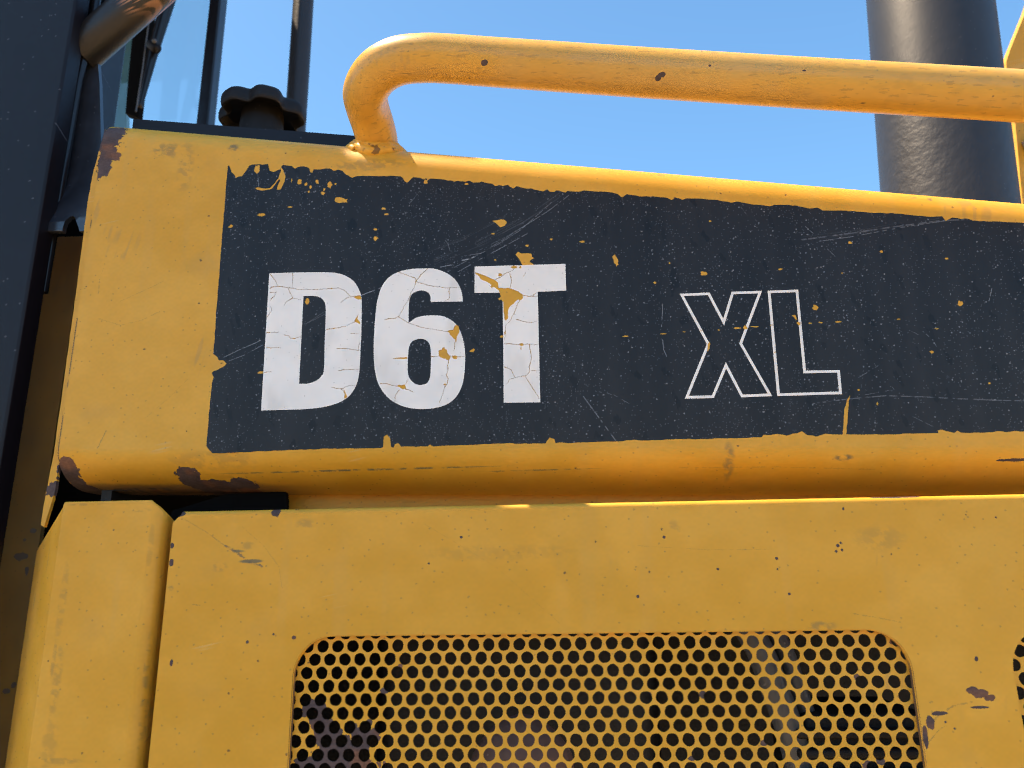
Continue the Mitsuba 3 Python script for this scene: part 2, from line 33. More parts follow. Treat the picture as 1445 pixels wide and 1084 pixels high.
LETTER_PEELS = [[(-0.07082,1.79081),(-0.0667,1.78969),(-0.06009,1.78626),(-0.05497,1.78384),(-0.05234,1.78248),(-0.04915,1.7792),(-0.04846,1.77447),(-0.04263,1.77346),(-0.04044,1.77416),(-0.03753,1.77326),(-0.03175,1.77069),(-0.02673,1.76661),(-0.02635,1.76349),(-0.02827,1.76124),(-0.03116,1.76213),(-0.03484,1.7584),(-0.03806,1.75621),(-0.03999,1.75243),(-0.04078,1.74709),(-0.04009,1.74477),(-0.04229,1.74179),(-0.04371,1.74337),(-0.04468,1.76032),(-0.04668,1.76272),(-0.04859,1.76171),(-0.04929,1.7636),(-0.04856,1.76435),(-0.04665,1.76629),(-0.04849,1.77166),(-0.05138,1.77428),(-0.05357,1.77546),(-0.05504,1.77426),(-0.0562,1.77556),(-0.05502,1.77708),(-0.05939,1.7804),(-0.06452,1.78297),(-0.06671,1.78653),(-0.07038,1.78873)],[(-0.08895,1.73936),(-0.08634,1.73881),(-0.08575,1.73696),(-0.08486,1.73267),(-0.08745,1.7282),(-0.08828,1.72219),(-0.08945,1.72525),(-0.09178,1.7276),(-0.09396,1.72995),(-0.09441,1.73224),(-0.09645,1.73308),(-0.09472,1.73454),(-0.0911,1.73441),(-0.09039,1.73743)],[(-0.09892,1.71834),(-0.09847,1.71652),(-0.09674,1.71571),(-0.09599,1.71193),(-0.09309,1.70885),(-0.0945,1.70561),(-0.0981,1.70722),(-0.10098,1.70791),(-0.10387,1.70995),(-0.10465,1.71492),(-0.10178,1.71588),(-0.10064,1.71779)],[(-0.14714,1.70914),(-0.14064,1.70968),(-0.13342,1.71004),(-0.1331,1.70838),(-0.13916,1.70813)],[(-0.14212,1.68302),(-0.14,1.68398),(-0.13783,1.68332),(-0.13427,1.6841),(-0.13348,1.68055),(-0.1363,1.67917),(-0.13922,1.68146)],[(-0.1846,1.77038),(-0.1805,1.77211),(-0.17825,1.77171),(-0.17735,1.76774),(-0.18107,1.76788)],[(-0.17948,1.75377),(-0.18076,1.7487),(-0.17765,1.74488),(-0.17818,1.74336),(-0.18361,1.74618),(-0.18252,1.74846)],[(-0.19053,1.67965),(-0.18956,1.6805),(-0.18855,1.67709),(-0.18698,1.67411),(-0.18877,1.67241),(-0.18984,1.67376),(-0.18938,1.67638)]]
LETTER_CHIPS = [(-0.0343,1.79438,0.00323,0.00143,0.0),(-0.02844,1.79414,0.00117,0.00111,0.0),(-0.04731,1.78748,0.00176,0.00174,0.0),(-0.04343,1.73044,0.00072,0.00151,0.0),(-0.02859,1.71833,0.00157,0.00135,0.0),(-0.04649,1.72677,0.00129,0.00106,0.0),(-0.02908,1.7149,0.00043,0.00179,0.0),(-0.0895,1.70828,0.00244,0.00179,0.0),(-0.09831,1.68298,0.00114,0.00073,0.0),(-0.20625,1.78007,0.00105,0.00064,0.0),(-0.23962,1.73155,0.00134,0.00046,0.0),(-0.20106,1.74033,0.00133,0.00046,0.0),(0.17256,1.7274,0.00181,0.00195,0.0),(0.19607,1.72893,0.00181,0.00042,0.0),(0.21942,1.72962,0.0018,0.00139,0.0),(0.13864,1.71081,0.00117,0.00414,-0.3),(0.19603,1.7035,0.00115,0.00041,0.0),(0.13332,1.72573,0.0013,0.00028,0.0)]
CRACKS = [[(-0.26595,1.78274),(-0.25849,1.78436),(-0.2516,1.78313),(-0.24472,1.7819),(-0.23782,1.78004),(-0.21974,1.77965),(-0.20655,1.77992),(-0.20026,1.78015),(-0.19417,1.77785),(-0.18759,1.77081)],[(-0.26617,1.7967),(-0.26115,1.79007),(-0.25849,1.78436)],[(-0.18122,1.77151),(-0.18759,1.77081),(-0.19521,1.76764),(-0.19734,1.76537)],[(-0.24459,1.79663),(-0.24398,1.78219)],[(-0.24767,1.78075),(-0.24333,1.77185),(-0.23574,1.77046)],[(-0.24333,1.77185),(-0.25118,1.76537)],[(-0.26609,1.75308),(-0.26208,1.75997),(-0.26305,1.76315)],[(-0.26574,1.73785),(-0.25461,1.73838)],[(-0.24919,1.73511),(-0.2447,1.73449),(-0.24306,1.73213),(-0.23932,1.73154),(-0.23349,1.73302)],[(-0.2647,1.72338),(-0.25132,1.72262)],[(-0.26524,1.70024),(-0.25788,1.70001)],[(-0.20867,1.73891),(-0.20136,1.74034),(-0.18962,1.74177),(-0.1875,1.744),(-0.18316,1.74616)],[(-0.19896,1.72084),(-0.18719,1.71953),(-0.17838,1.71832),(-0.17748,1.72527)],[(-0.19648,1.69909),(-0.17764,1.69968)],[(-0.20153,1.68337),(-0.19278,1.68163),(-0.18712,1.68396),(-0.17921,1.6846)],[(-0.19278,1.68163),(-0.19008,1.67934)],[(-0.18637,1.73474),(-0.17828,1.73445)],[(-0.26563,1.77827),(-0.25886,1.7788)],[(-0.26431,1.77029),(-0.26081,1.77411),(-0.25886,1.7788)],[(-0.14275,1.79375),(-0.13523,1.79058),(-0.12697,1.78706),(-0.12541,1.78304),(-0.11128,1.77853),(-0.09503,1.77584),(-0.084,1.77619)],[(-0.11598,1.79616),(-0.12257,1.79006),(-0.12688,1.78231),(-0.12967,1.77375),(-0.13461,1.76298),(-0.14193,1.74928)],[(-0.15405,1.74664),(-0.14193,1.74928),(-0.13269,1.74279),(-0.118,1.73766),(-0.09616,1.73307)],[(-0.09503,1.77584),(-0.09495,1.76536),(-0.09786,1.76267)],[(-0.11106,1.70974),(-0.10387,1.7095)],[(-0.08807,1.70838),(-0.08019,1.70842)],[(-0.08886,1.72296),(-0.09026,1.71474)],[(-0.0945,1.70591),(-0.09653,1.69116),(-0.09508,1.68817),(-0.09994,1.67515),(-0.10268,1.6658)],[(-0.15727,1.68599),(-0.15078,1.68519),(-0.14139,1.68255)],[(-0.13418,1.68013),(-0.12626,1.67667)],[(-0.13223,1.68859),(-0.13455,1.68381)],[(-0.13916,1.67897),(-0.14328,1.67281),(-0.14357,1.66772)],[(-0.12688,1.78231),(-0.12618,1.78465),(-0.12697,1.78706)],[(-0.05234,1.78248),(-0.04467,1.7869),(-0.03433,1.7928)],[(-0.03806,1.78821),(-0.03673,1.77871),(-0.03825,1.77376)],[(-0.02631,1.76551),(-0.01272,1.76405)],[(-0.01732,1.76578),(-0.01291,1.76871)],[(-0.02971,1.76207),(-0.03424,1.74991),(-0.03795,1.74316),(-0.04263,1.73724),(-0.04317,1.72816),(-0.04424,1.72292)],[(-0.04427,1.71992),(-0.02902,1.71834),(-0.01308,1.71809)],[(-0.02119,1.71807),(-0.02004,1.70493),(-0.02243,1.69174),(-0.02574,1.68818),(-0.03519,1.68775),(-0.04016,1.68498),(-0.04233,1.68067)],[(-0.02574,1.68818),(-0.01922,1.67706),(-0.01451,1.66896),(-0.01386,1.66679)],[(-0.04425,1.69759),(-0.03861,1.6952),(-0.03519,1.68775)],[(-0.0322,1.74219),(-0.02219,1.73923),(-0.01359,1.73922)],[(-0.01957,1.69341),(-0.01394,1.69323)],[(-0.02566,1.78534),(-0.02384,1.78889)]]
SCRATCH = [(-0.12197,1.88156,-0.12721,1.87439,0.0003,0.5),(-0.12721,1.87439,-0.1344,1.86514,0.0003,0.5),(-0.09931,1.82515,-0.09599,1.82002,0.0003,0.5),(-0.09599,1.82002,-0.09463,1.81429,0.0003,0.5),(-0.08285,1.80365,-0.07765,1.80441,0.0008,0.85),(-0.07765,1.80441,-0.07181,1.80655,0.0008,0.85),(-0.10361,1.79751,-0.09842,1.79855,0.0005,0.7),(-0.09842,1.79855,-0.09258,1.79943,0.0005,0.7),(-0.0867,1.79221,-0.06727,1.80327,0.0004,0.55),(-0.06727,1.80327,-0.05036,1.81239,0.0004,0.55),(-0.05036,1.81239,-0.02157,1.82812,0.0004,0.55),(-0.09061,1.79655,-0.06726,1.80889,0.0004,0.4),(-0.06726,1.80889,-0.04375,1.82342,0.0004,0.4),(-0.04375,1.82342,-0.00019,1.85153,0.0004,0.4),(-0.00019,1.85153,0.02261,1.86934,0.0004,0.4),(-0.08026,1.80803,-0.06465,1.81018,0.0004,0.4),(-0.06465,1.81018,-0.04769,1.81934,0.0004,0.4),(-0.04769,1.81934,-0.02801,1.83197,0.0004,0.4),(-0.02801,1.83197,0.00267,1.86009,0.0004,0.4),(-0.06724,1.81311,-0.04111,1.82614,0.0003,0.3),(-0.04111,1.82614,-0.01477,1.84211,0.0003,0.3),(-0.11951,1.81394,-0.0803,1.82645,0.0022,0.1),(-0.0803,1.82645,-0.04349,1.84631,0.0022,0.1),(-0.04349,1.84631,0.00036,1.87189,0.0022,0.1),(-0.1063,1.80491,-0.06722,1.82019,0.0045,0.13),(-0.06722,1.82019,-0.02785,1.84127,0.0045,0.13),(-0.02785,1.84127,0.00947,1.86852,0.0045,0.13),(-0.17809,1.7719,-0.17231,1.77415,0.0005,0.8),(-0.17231,1.77415,-0.15944,1.7789,0.0005,0.8),(-0.27885,1.79655,-0.28162,1.78569,0.0004,0.7),(-0.28729,1.90866,-0.28486,1.89105,0.0004,0.6),(-0.16002,1.88342,-0.15467,1.8854,0.0003,0.4),(-0.30481,1.71537,-0.29042,1.72223,0.0004,0.6),(-0.29042,1.72223,-0.27089,1.73068,0.0004,0.6),(-0.30245,1.71064,-0.28607,1.71675,0.0004,0.5),(-0.28607,1.71675,-0.26861,1.72618,0.0004,0.5),(-0.29673,1.71977,-0.27528,1.72842,0.0003,0.4),(0.10071,1.75274,0.09829,1.73089,0.0004,0.6),(0.0599,1.84866,0.06115,1.84401,0.0003,0.5),(0.17976,1.84631,0.18469,1.83715,0.0003,0.3),(0.23173,1.811,0.27041,1.81482,0.001,0.22),(0.27041,1.81482,0.31338,1.82002,0.001,0.22),(0.31338,1.82002,0.3561,1.82441,0.001,0.22),(0.3561,1.82441,0.3813,1.82484,0.001,0.22),(0.24705,1.80875,0.27712,1.81215,0.0006,0.3),(0.27712,1.81215,0.32744,1.82018,0.0006,0.3),(0.32744,1.82018,0.36165,1.82416,0.0006,0.3),(0.23464,1.81166,0.28765,1.81722,0.003,0.1),(0.28765,1.81722,0.35369,1.82691,0.003,0.1),(0.25319,1.80109,0.26168,1.79012,0.0003,0.4),(0.39176,1.75731,0.38688,1.74479,0.0004,0.6),(0.23608,1.82431,0.24233,1.81687,0.0004,0.4),(0.32594,1.71826,0.33285,1.71072,0.0004,0.4),(0.33285,1.71072,0.33517,1.70411,0.0004,0.4),(0.31531,1.71937,0.32148,1.71549,0.0003,0.3),(0.0255,1.66813,0.03783,1.64924,0.0006,0.4),(0.03783,1.64924,0.05186,1.62784,0.0006,0.4),(0.0361,1.67285,0.05252,1.66876,0.0003,0.35),(0.05252,1.66876,0.06518,1.66052,0.0003,0.35),(0.09845,1.71837,0.09856,1.70948,0.0004,0.6),(0.09856,1.70948,0.1009,1.70278,0.0004,0.6),(0.22364,1.65588,0.25471,1.65917,0.0006,0.3),(0.25471,1.65917,0.28551,1.66106,0.0006,0.3),(0.28551,1.66106,0.31694,1.65914,0.0006,0.3),(0.31694,1.65914,0.34285,1.65683,0.0006,0.3),(0.34285,1.65683,0.38153,1.65402,0.0006,0.3),(0.38153,1.65402,0.40726,1.65285,0.0006,0.3),(0.26515,1.67794,0.28403,1.68876,0.0003,0.35),(0.30402,1.64313,0.32316,1.63161,0.0004,0.25),(0.26842,1.66228,0.29422,1.66642,0.0003,0.35),(-0.22904,1.74551,-0.21184,1.75731,0.0003,0.3),(-0.22615,1.74695,-0.21097,1.75494,0.0003,0.3)]
HOOD_TOP = (-0.1473,1.91517)
HOOD_BOTTOM = (-0.02161,1.59046)
HOOD_LEFT = -0.45175
HOOD_RUST = [(-0.44718,1.95682,0.01801,0.01836,0.0),(-0.44696,1.93232,0.01043,0.02467,0.0),(-0.43803,1.93185,0.00967,0.0049,0.0),(-0.44041,1.96223,0.01052,0.01002,0.0),(-0.33465,1.60697,0.01169,0.00893,0.0),(-0.31452,1.59956,0.02191,0.00569,0.0),(-0.28886,1.60023,0.01285,0.00632,0.0),(-0.44463,1.61212,0.00862,0.01556,0.0),(-0.44501,1.59681,0.01712,0.00894,0.0),(0.38579,1.60322,0.01598,0.00119,0.0)]
HOOD_DIRT = [(-0.38328,1.93626,0.01623,0.0098,0.5),(-0.36157,1.91746,0.00877,0.03081,0.3),(-0.31387,1.93663,0.0073,0.00487,0.8),(0.14841,1.60908,0.00538,0.01602,0.6),(0.24465,1.60853,0.00822,0.00304,0.9),(-0.40214,1.59965,0.0457,0.00159,1.2),(-0.1779,1.60894,0.13755,0.00082,0.9),(-0.01572,1.60506,0.05503,0.00062,0.7),(-0.30676,1.62032,0.04533,0.00901,0.25),(0.1062,1.88818,0.00804,0.00228,0.4),(0.33852,1.85205,0.00508,0.00218,0.5),(0.35427,1.85055,0.00253,0.00435,0.8),(-0.17608,1.91032,0.04231,0.0079,0.35)]
DOOR_Y = -0.03
DOOR_RUST = [(-0.31788,1.56922,0.0055,0.00236,0.0),(-0.23422,1.56927,0.00362,0.00411,0.0),(-0.21759,1.57245,0.00301,0.00176,0.0),(-0.32059,1.54303,0.00182,0.00231,0.0),(-0.31973,1.52925,0.00181,0.00257,0.0),(0.30407,1.42628,0.0046,0.00247,0.0),(0.30978,1.42378,0.00612,0.00295,0.0),(0.31539,1.42079,0.00407,0.00245,0.0),(0.30819,1.41448,0.0066,0.00098,0.0),(0.26528,1.39436,0.00203,0.00868,0.0),(0.27032,1.40399,0.00306,0.00437,0.6),(0.27743,1.41027,0.00561,0.00171,0.7),(0.31085,1.44815,0.00134,0.00171,0.0),(0.26973,1.57071,0.02192,0.0009,0.0),(0.08413,1.54248,0.00135,0.00134,0.0),(-0.07916,1.5455,0.00116,0.00113,0.0),(-0.21296,1.46912,0.0015,0.0014,0.0),(0.171,1.52439,0.0011,0.00109,0.0),(0.17795,1.49734,0.00108,0.00106,0.0),(0.1707,1.51624,0.00077,0.00076,0.0),(0.12458,1.51698,0.00088,0.00087,0.0),(0.06066,1.49685,0.00111,0.00107,0.0),(-0.22986,1.472,0.00092,0.00086,0.0),(-0.25081,1.46631,0.00116,0.00108,0.0),(-0.1056,1.52514,0.00081,0.00078,0.0),(0.34323,1.55301,0.00086,0.00088,0.0),(0.22716,1.56206,0.00088,0.00112,0.0),(-0.31144,1.45139,0.0014,0.00267,0.0),(0.28109,1.40442,0.00092,0.00087,0.0),(0.28699,1.40004,0.00091,0.00087,0.0),(0.21917,1.53339,0.00109,0.00109,0.0),(0.22203,1.53006,0.00087,0.00087,0.0),(0.21754,1.52904,0.00087,0.00087,0.0),(0.22163,1.53553,0.00071,0.00071,0.0)]
DOOR_DIRT = [(-0.26778,1.5375,0.00957,0.00143,1.1),(-0.25223,1.52927,0.01069,0.0017,1.2),(-0.27865,1.52517,0.00715,0.00455,0.3),(-0.25619,1.54188,0.00598,0.00345,0.3),(-0.20956,1.5583,0.00836,0.00523,0.3),(0.19998,1.47337,0.01172,0.00364,0.5),(0.09194,1.54961,0.00563,0.00674,0.25),(0.25147,1.53828,0.02169,0.01099,0.2),(-0.31869,1.50832,0.00298,0.00337,0.6),(-0.05092,1.5326,0.06841,0.00673,0.12)]
GRILLE_RUST = [(-0.19758,1.41679,0.00792,0.00675,0.0),(-0.19148,1.40851,0.00676,0.01135,0.0),(-0.1835,1.39521,0.01229,0.01121,0.0),(-0.1696,1.38407,0.01994,0.0121,0.0),(-0.15561,1.3951,0.01222,0.00659,0.0),(-0.17573,1.37262,0.03306,0.01248,0.0),(-0.15208,1.40523,0.00279,0.00255,0.0),(-0.13883,1.42832,0.00225,0.00208,0.0),(-0.12804,1.44656,0.00226,0.00211,0.0),(-0.14106,1.42782,0.00281,0.0026,0.0),(-0.20429,1.37766,0.00557,0.00401,0.0),(-0.20294,1.41166,0.00339,0.00206,0.0),(0.25708,1.40071,0.00464,0.00245,0.0),(0.23314,1.37707,0.00358,0.00288,0.0),(0.22404,1.37422,0.00512,0.00383,0.0),(0.10665,1.424,0.00268,0.00253,0.0),(0.11788,1.3925,0.00264,0.00197,0.0),(0.14919,1.38992,0.00314,0.00245,0.0),(0.09468,1.37936,0.00316,0.00244,0.0),(0.06465,1.4243,0.0027,0.00204,0.0),(0.22329,1.43527,0.00211,0.00203,0.0),(-0.14606,1.39203,0.00222,0.00252,0.0),(-0.16316,1.40274,0.00224,0.00204,0.0),(0.25381,1.46107,0.00265,0.00207,0.0)]
STRIP_CHIPS = [(-0.53453,1.5687,0.00826,0.00428,0.0),(-0.54143,1.56032,0.003,0.00284,0.0),(-0.54244,1.54346,0.01192,0.00632,0.0),(-0.53425,1.52942,0.00444,0.01114,0.0),(-0.53015,1.4234,0.00428,0.0058,0.0),(-0.53764,1.41705,0.0057,0.00321,0.0)]
COVER_DIRT = [(-0.40989,1.49895,0.00363,0.03427,0.22),(-0.40577,1.43869,0.00413,0.03251,0.3),(-0.41055,1.45485,0.00178,0.01637,0.4),(-0.40456,1.39165,0.00693,0.02068,0.2),(-0.33492,1.44877,0.00175,0.02709,0.3),(-0.33407,1.41193,0.0023,0.03153,0.28),(-0.3941,1.37941,0.02005,0.00253,0.3),(-0.34048,1.5435,0.00244,0.02347,0.18),(-0.35125,1.57307,0.00927,0.00179,0.3),(-0.40161,1.57889,0.01561,0.0012,0.3)]
HOOD_LINES = [(-0.40856,1.64892,-0.41203,1.63982,0.0006,0.5),(-0.41203,1.63982,-0.41449,1.63336,0.0006,0.5),(-0.43163,1.81506,-0.43435,1.79813,0.0005,0.3),(-0.43435,1.79813,-0.43381,1.78346,0.0005,0.3),(-0.42973,1.75803,-0.408,1.75083,0.0005,0.22),(-0.408,1.75083,-0.38778,1.75507,0.0005,0.22),(-0.38778,1.75507,-0.37143,1.76303,0.0005,0.22),(-0.41106,1.77532,-0.38125,1.78869,0.0004,0.2),(-0.38125,1.78869,-0.37006,1.79481,0.0004,0.2),(-0.37328,1.65983,-0.35211,1.67923,0.0004,0.15),(-0.35211,1.67923,-0.33406,1.69895,0.0004,0.15),(0.10595,1.60399,0.18953,1.60258,0.0005,0.2),(0.18953,1.60258,0.27153,1.59879,0.0005,0.2)]
DOOR_LINES = [(-0.31769,1.56745,-0.2933,1.55411,0.0006,0.25),(-0.2933,1.55411,-0.27407,1.54105,0.0006,0.25),(-0.27537,1.54222,-0.2647,1.53631,0.0013,0.75),(-0.2647,1.53631,-0.25392,1.52816,0.0013,0.75),(-0.25392,1.52816,-0.24302,1.52515,0.0013,0.75),(-0.26349,1.55818,-0.24305,1.54164,0.0005,0.15),(-0.24305,1.54164,-0.22878,1.52436,0.0005,0.15),(-0.22878,1.52436,-0.2253,1.50751,0.0005,0.15),(-0.29843,1.49579,-0.29187,1.49515,0.0005,0.4),(0.22246,1.48249,0.24324,1.47857,0.0005,0.3),(0.24324,1.47857,0.25867,1.47526,0.0005,0.3),(0.26302,1.38957,0.26966,1.40303,0.0008,0.4),(0.26966,1.40303,0.27786,1.40978,0.0008,0.4),(0.27786,1.40978,0.28849,1.41558,0.0008,0.4),(0.28849,1.41558,0.30275,1.41842,0.0008,0.4),(0.26672,1.39052,0.27567,1.39913,0.0005,0.4),(0.27567,1.39913,0.28406,1.40392,0.0005,0.4),(0.06291,1.53618,0.11861,1.53187,0.0004,0.15),(0.11861,1.53187,0.16844,1.53154,0.0004,0.15),(-0.10899,1.55633,-0.05102,1.52147,0.0004,0.1),(-0.05102,1.52147,-0.0012,1.47736,0.0004,0.1)]
GUSSET = [(-0.50796,1.85975),(-0.48993,1.85895),(-0.48987,1.86369),(-0.48865,1.87078),(-0.48644,1.87626),(-0.48365,1.87773),(-0.48029,1.87518),(-0.47639,1.86863),(-0.47325,1.86216),(-0.47195,1.85815)]
TEAL = [(-0.82787,2.31944),(-0.77204,2.31644),(-0.77944,2.37702),(-0.7874,2.53411),(-0.79439,2.70061),(-0.80059,2.84126),(-0.89824,2.849)]
WIPER = [(-0.73115,2.31734),(-0.71782,2.31234),(-0.70708,2.30749),(-0.7078,2.34597),(-0.709,2.43363),(-0.708,2.53966),(-0.70833,2.65023),(-0.74251,2.65277),(-0.73909,2.51098),(-0.73554,2.40573)]
WIPER_ARM = [(-0.70327,0.452,2.32293),(-0.69719,0.452,2.37981),(-0.69098,0.452,2.43796),(-0.68233,0.452,2.50032),(-0.67447,0.452,2.56114),(-0.66437,0.452,2.65516)]
WIPER_ROD = [(-0.70098,0.44,2.30596),(-0.69935,0.44,2.38814),(-0.69931,0.44,2.47618),(-0.7006,0.44,2.56744)]
WIPER_CLIP = [(-0.68914,0.436,2.43962),(-0.67496,0.436,2.427)]
WIPER_PIN = [-0.67524,0.425,2.43556]
STRIP_TOP = 1.8979
BRACE = [(-0.51725,0.035,2.08699),(-0.47852,0.035,2.12867),(-0.37886,0.035,2.23636),(-0.285,0.035,2.33805)]
RAIL = [(0.65642,-0.07,1.86696),(0.40693,-0.07,1.90275),(0.2349,-0.07,1.92567),(0.08259,-0.07,1.94651),(-0.0439,-0.07,1.96473),(-0.0827,-0.07,1.97054),(-0.11009,-0.07,1.97339),(-0.13582,-0.066,1.97472),(-0.15745,-0.055,1.97148),(-0.17204,-0.036,1.96625),(-0.17583,-0.012,1.96534),(-0.17469,0.008,1.9587),(-0.1743,0.023,1.95045),(-0.17469,0.03,1.93507)]
RAIL_CHIPS = [(-0.05283,1.95244,0.00314,0.00191,0.0),(0.09776,1.92874,0.00242,0.00157,0.0),(0.10093,1.93069,0.00303,0.00157,0.0),(0.21933,1.92422,0.00177,0.00084,0.0),(0.14117,1.93396,0.0012,0.001,0.0)]
DOOR_CORNER = (-0.321,1.56987)
DOOR_LEFT = -0.32248
DOOR_TOP = (-0.00048,1.57107)
CUTOUT = (-0.21147,0.2624,1.46964)
HOLE_PITCH = (0.0121,0.00996)
HOLE_REF = (-0.19092,1.46194)
WX2 = 0.33677
COVER_Y = -0.028
COVER = (-0.42294,-0.33188,1.58176)
BEVEL_BACK = -0.49579
POST_EDGE = [(-0.50505,2.12787),(-0.50305,1.96982),(-0.50509,1.84234),(-0.50508,1.62391)]
FLANGE = [(-0.45538,1.96954),(-0.45857,1.94237),(-0.46148,1.91407),(-0.46231,1.88225),(-0.46166,1.85104),(-0.46045,1.77591),(-0.45968,1.69772),(-0.45925,1.63035),(-0.46105,1.59796),(-0.46205,1.56569),(-0.45847,1.56375),(-0.45493,1.5838),(-0.45286,1.59649),(-0.45251,1.63018),(-0.45444,1.76839),(-0.45385,1.87399),(-0.45038,1.9543)]
GAP_PIECE = [(-0.36581,1.57153),(-0.36335,1.58077),(-0.31309,1.59508),(-0.2693,1.59612),(-0.2668,1.59942),(-0.25929,1.59959),(-0.25568,1.59649),(-0.25388,1.58978),(-0.25256,1.56929)]
STACK = (0.56054,0.07359,0.08464)

rng = np.random.default_rng(7)


# ---------------------------------------------------------------- helpers
def put(key, mesh, bsdf, smooth=False, label=None, **more):
    scene[key] = mikit.ply(mesh, bsdf, smooth)
    d = dict(more)
    if label:
        d['label'] = label
    if d:
        labels[key] = d


def to_cs(g):
    rings = []
    for p in getattr(g, 'geoms', [g]):
        if p.geom_type != 'Polygon' or p.is_empty:
            continue
        p = shapely.geometry.polygon.orient(p)
        rings += [np.asarray(p.exterior.coords)[:-1, :2]] + [np.asarray(r.coords)[:-1, :2] for r in p.interiors]
    return m3.CrossSection(rings, m3.FillRule.EvenOdd)


def sheet(g, y_back, thick):
    """A shape in the x-z plane given thickness towards -y."""
    m = m3.Manifold.extrude(to_cs(g), thick).to_mesh()
    v = m.vert_properties[:, :3]
    return trimesh.Trimesh(np.stack([v[:, 0], y_back - v[:, 2], v[:, 1]], 1), m.tri_verts, process=False)


def plan(g, z0, thick):
    m = m3.Manifold.extrude(to_cs(g), thick).to_mesh()
    v = m.vert_properties[:, :3]
    return trimesh.Trimesh(v + [0, 0, z0], m.tri_verts, process=False)


def rough_edge(pts, step=0.0012, amp=0.0006, seed=0, scale=260.0):
    """The outline with a torn, uneven edge."""
    p = np.asarray(pts, float)
    q = np.roll(p, -1, 0)
    out = []
    for a, b in zip(p, q):
        n = max(1, int(np.hypot(*(b - a)) / step))
        out.append(a + (b - a) * np.linspace(0, 1, n, endpoint=False)[:, None])
    p = np.vstack(out)
    w = np.column_stack([p * scale, np.full(len(p), seed * 3.7)])
    d = np.stack([meshkit.fbm(w, 3, seed) - .5, meshkit.fbm(w, 3, seed + 50) - .5], 1)
    return Polygon(p + d * 2 * amp).buffer(0)


def blob(e, seed, rough=0.62):
    cx, cz, rx, rz, rot = e
    a = np.linspace(0, 2 * np.pi, 44, endpoint=False)
    k = 1 + rough * (meshkit.fbm(np.stack([np.cos(a) * 1.7 + seed * 5.1, np.sin(a) * 1.7, a * 0 + seed], 1), 5, seed) - .5) * 2
    x, z = rx * k * np.cos(a), rz * k * np.sin(a)
    c, s = math.cos(rot), math.sin(rot)
    return Polygon(np.stack([cx + x * c - z * s, cz + x * s + z * c], 1)).buffer(0)


def crack(pts, seed, w=0.00030):
    p = np.asarray(pts, float)
    out = []
    for a, b in zip(p[:-1], p[1:]):
        n = max(2, int(np.hypot(*(b - a)) / 0.0016))
        out.append(a + (b - a) * np.linspace(0, 1, n, endpoint=False)[:, None])
    p = np.vstack(out + [p[-1:]])
    jit = meshkit.fbm(np.column_stack([p * 330, p[:, :1] * 0 + seed]), 2, seed) - .5
    p = p + np.stack([jit, -jit], 1) * 0.0016
    parts = []
    for i in range(len(p) - 1):
        t = i / max(1, len(p) - 2)
        ww = w * (0.55 + 0.9 * meshkit.noise(np.array([p[i][0] * 400, p[i][1] * 400, seed]), 3)) * (1 - .45 * t)
        parts.append(LineString(p[i:i + 2]).buffer(ww, cap_style=3))
    return unary_union(parts)


def spline(pts, n=14):
    p = np.asarray(pts, float)
    p = np.vstack([2 * p[0] - p[1], p, 2 * p[-1] - p[-2]])
    out = []
    for i in range(1, len(p) - 2):
        t = np.linspace(0, 1, n, endpoint=False)[:, None]
        out.append(.5 * (2 * p[i] + (p[i + 1] - p[i - 1]) * t + (2 * p[i - 1] - 5 * p[i] + 4 * p[i + 1] - p[i + 2]) * t ** 2 + (3 * p[i] - p[i - 1] - 3 * p[i + 1] + p[i + 2]) * t ** 3))
    return np.vstack(out + [p[-2:-1]])


def tube(path, radii, sides=40, caps=True, lump=None):
    p = np.asarray(path, float)
    t = np.gradient(p, axis=0)
    t /= np.linalg.norm(t, axis=1, keepdims=True)
    u = np.cross(t[0], [0.31, 0.2, 0.92])
    u /= np.linalg.norm(u)
    ang = np.arange(sides) * 2 * np.pi / sides
    v = []
    r = np.broadcast_to(radii, (len(p),))
    for i in range(len(p)):
        u = u - t[i] * (u @ t[i])
        u /= np.linalg.norm(u)
        w = np.cross(t[i], u)
        v.append(p[i] + r[i] * (np.cos(ang)[:, None] * u + np.sin(ang)[:, None] * w))
    v = np.vstack(v)
    if lump:
        c = np.repeat(p, sides, 0)
        v = c + (v - c) * (1 + lump[0] * (meshkit.fbm(v * lump[1], 3, lump[2])[:, None] - .5) * 2)
    i, j = np.meshgrid(np.arange(len(p) - 1), np.arange(sides), indexing='ij')
    j2 = (j + 1) % sides
    f = np.stack([i * sides + j, i * sides + j2, (i + 1) * sides + j2, (i + 1) * sides + j], -1).reshape(-1, 4)
    f = np.vstack([f[:, [0, 1, 2]], f[:, [0, 2, 3]]])
    if caps:
        n = len(v)
        v = np.vstack([v, p[:1], p[-1:]])
        k = np.arange(sides)
        k2 = (k + 1) % sides
        o = (len(p) - 1) * sides
        f = np.vstack([f, np.stack([k2, k, k * 0 + n], 1), np.stack([o + k, o + k2, k * 0 + n + 1], 1)])
    m = trimesh.Trimesh(v, f, process=False)
    return m


def lofted(xs, profile, close_ends=True):
    """profile(x) -> (n, 2) points (y, z); a skin over the stations xs."""
    rows = [np.column_stack([np.full(len(q), x), q]) for x, q in ((x, np.asarray(profile(x))) for x in xs)]
    n = len(rows[0])
    v = np.vstack(rows)
    i, j = np.meshgrid(np.arange(len(xs) - 1), np.arange(n - 1), indexing='ij')
    f = np.stack([i * n + j, i * n + j + 1, (i + 1) * n + j + 1, (i + 1) * n + j], -1).reshape(-1, 4)
    f = np.vstack([f[:, [0, 1, 2]], f[:, [0, 2, 3]]])
    return trimesh.Trimesh(v, f, process=False)


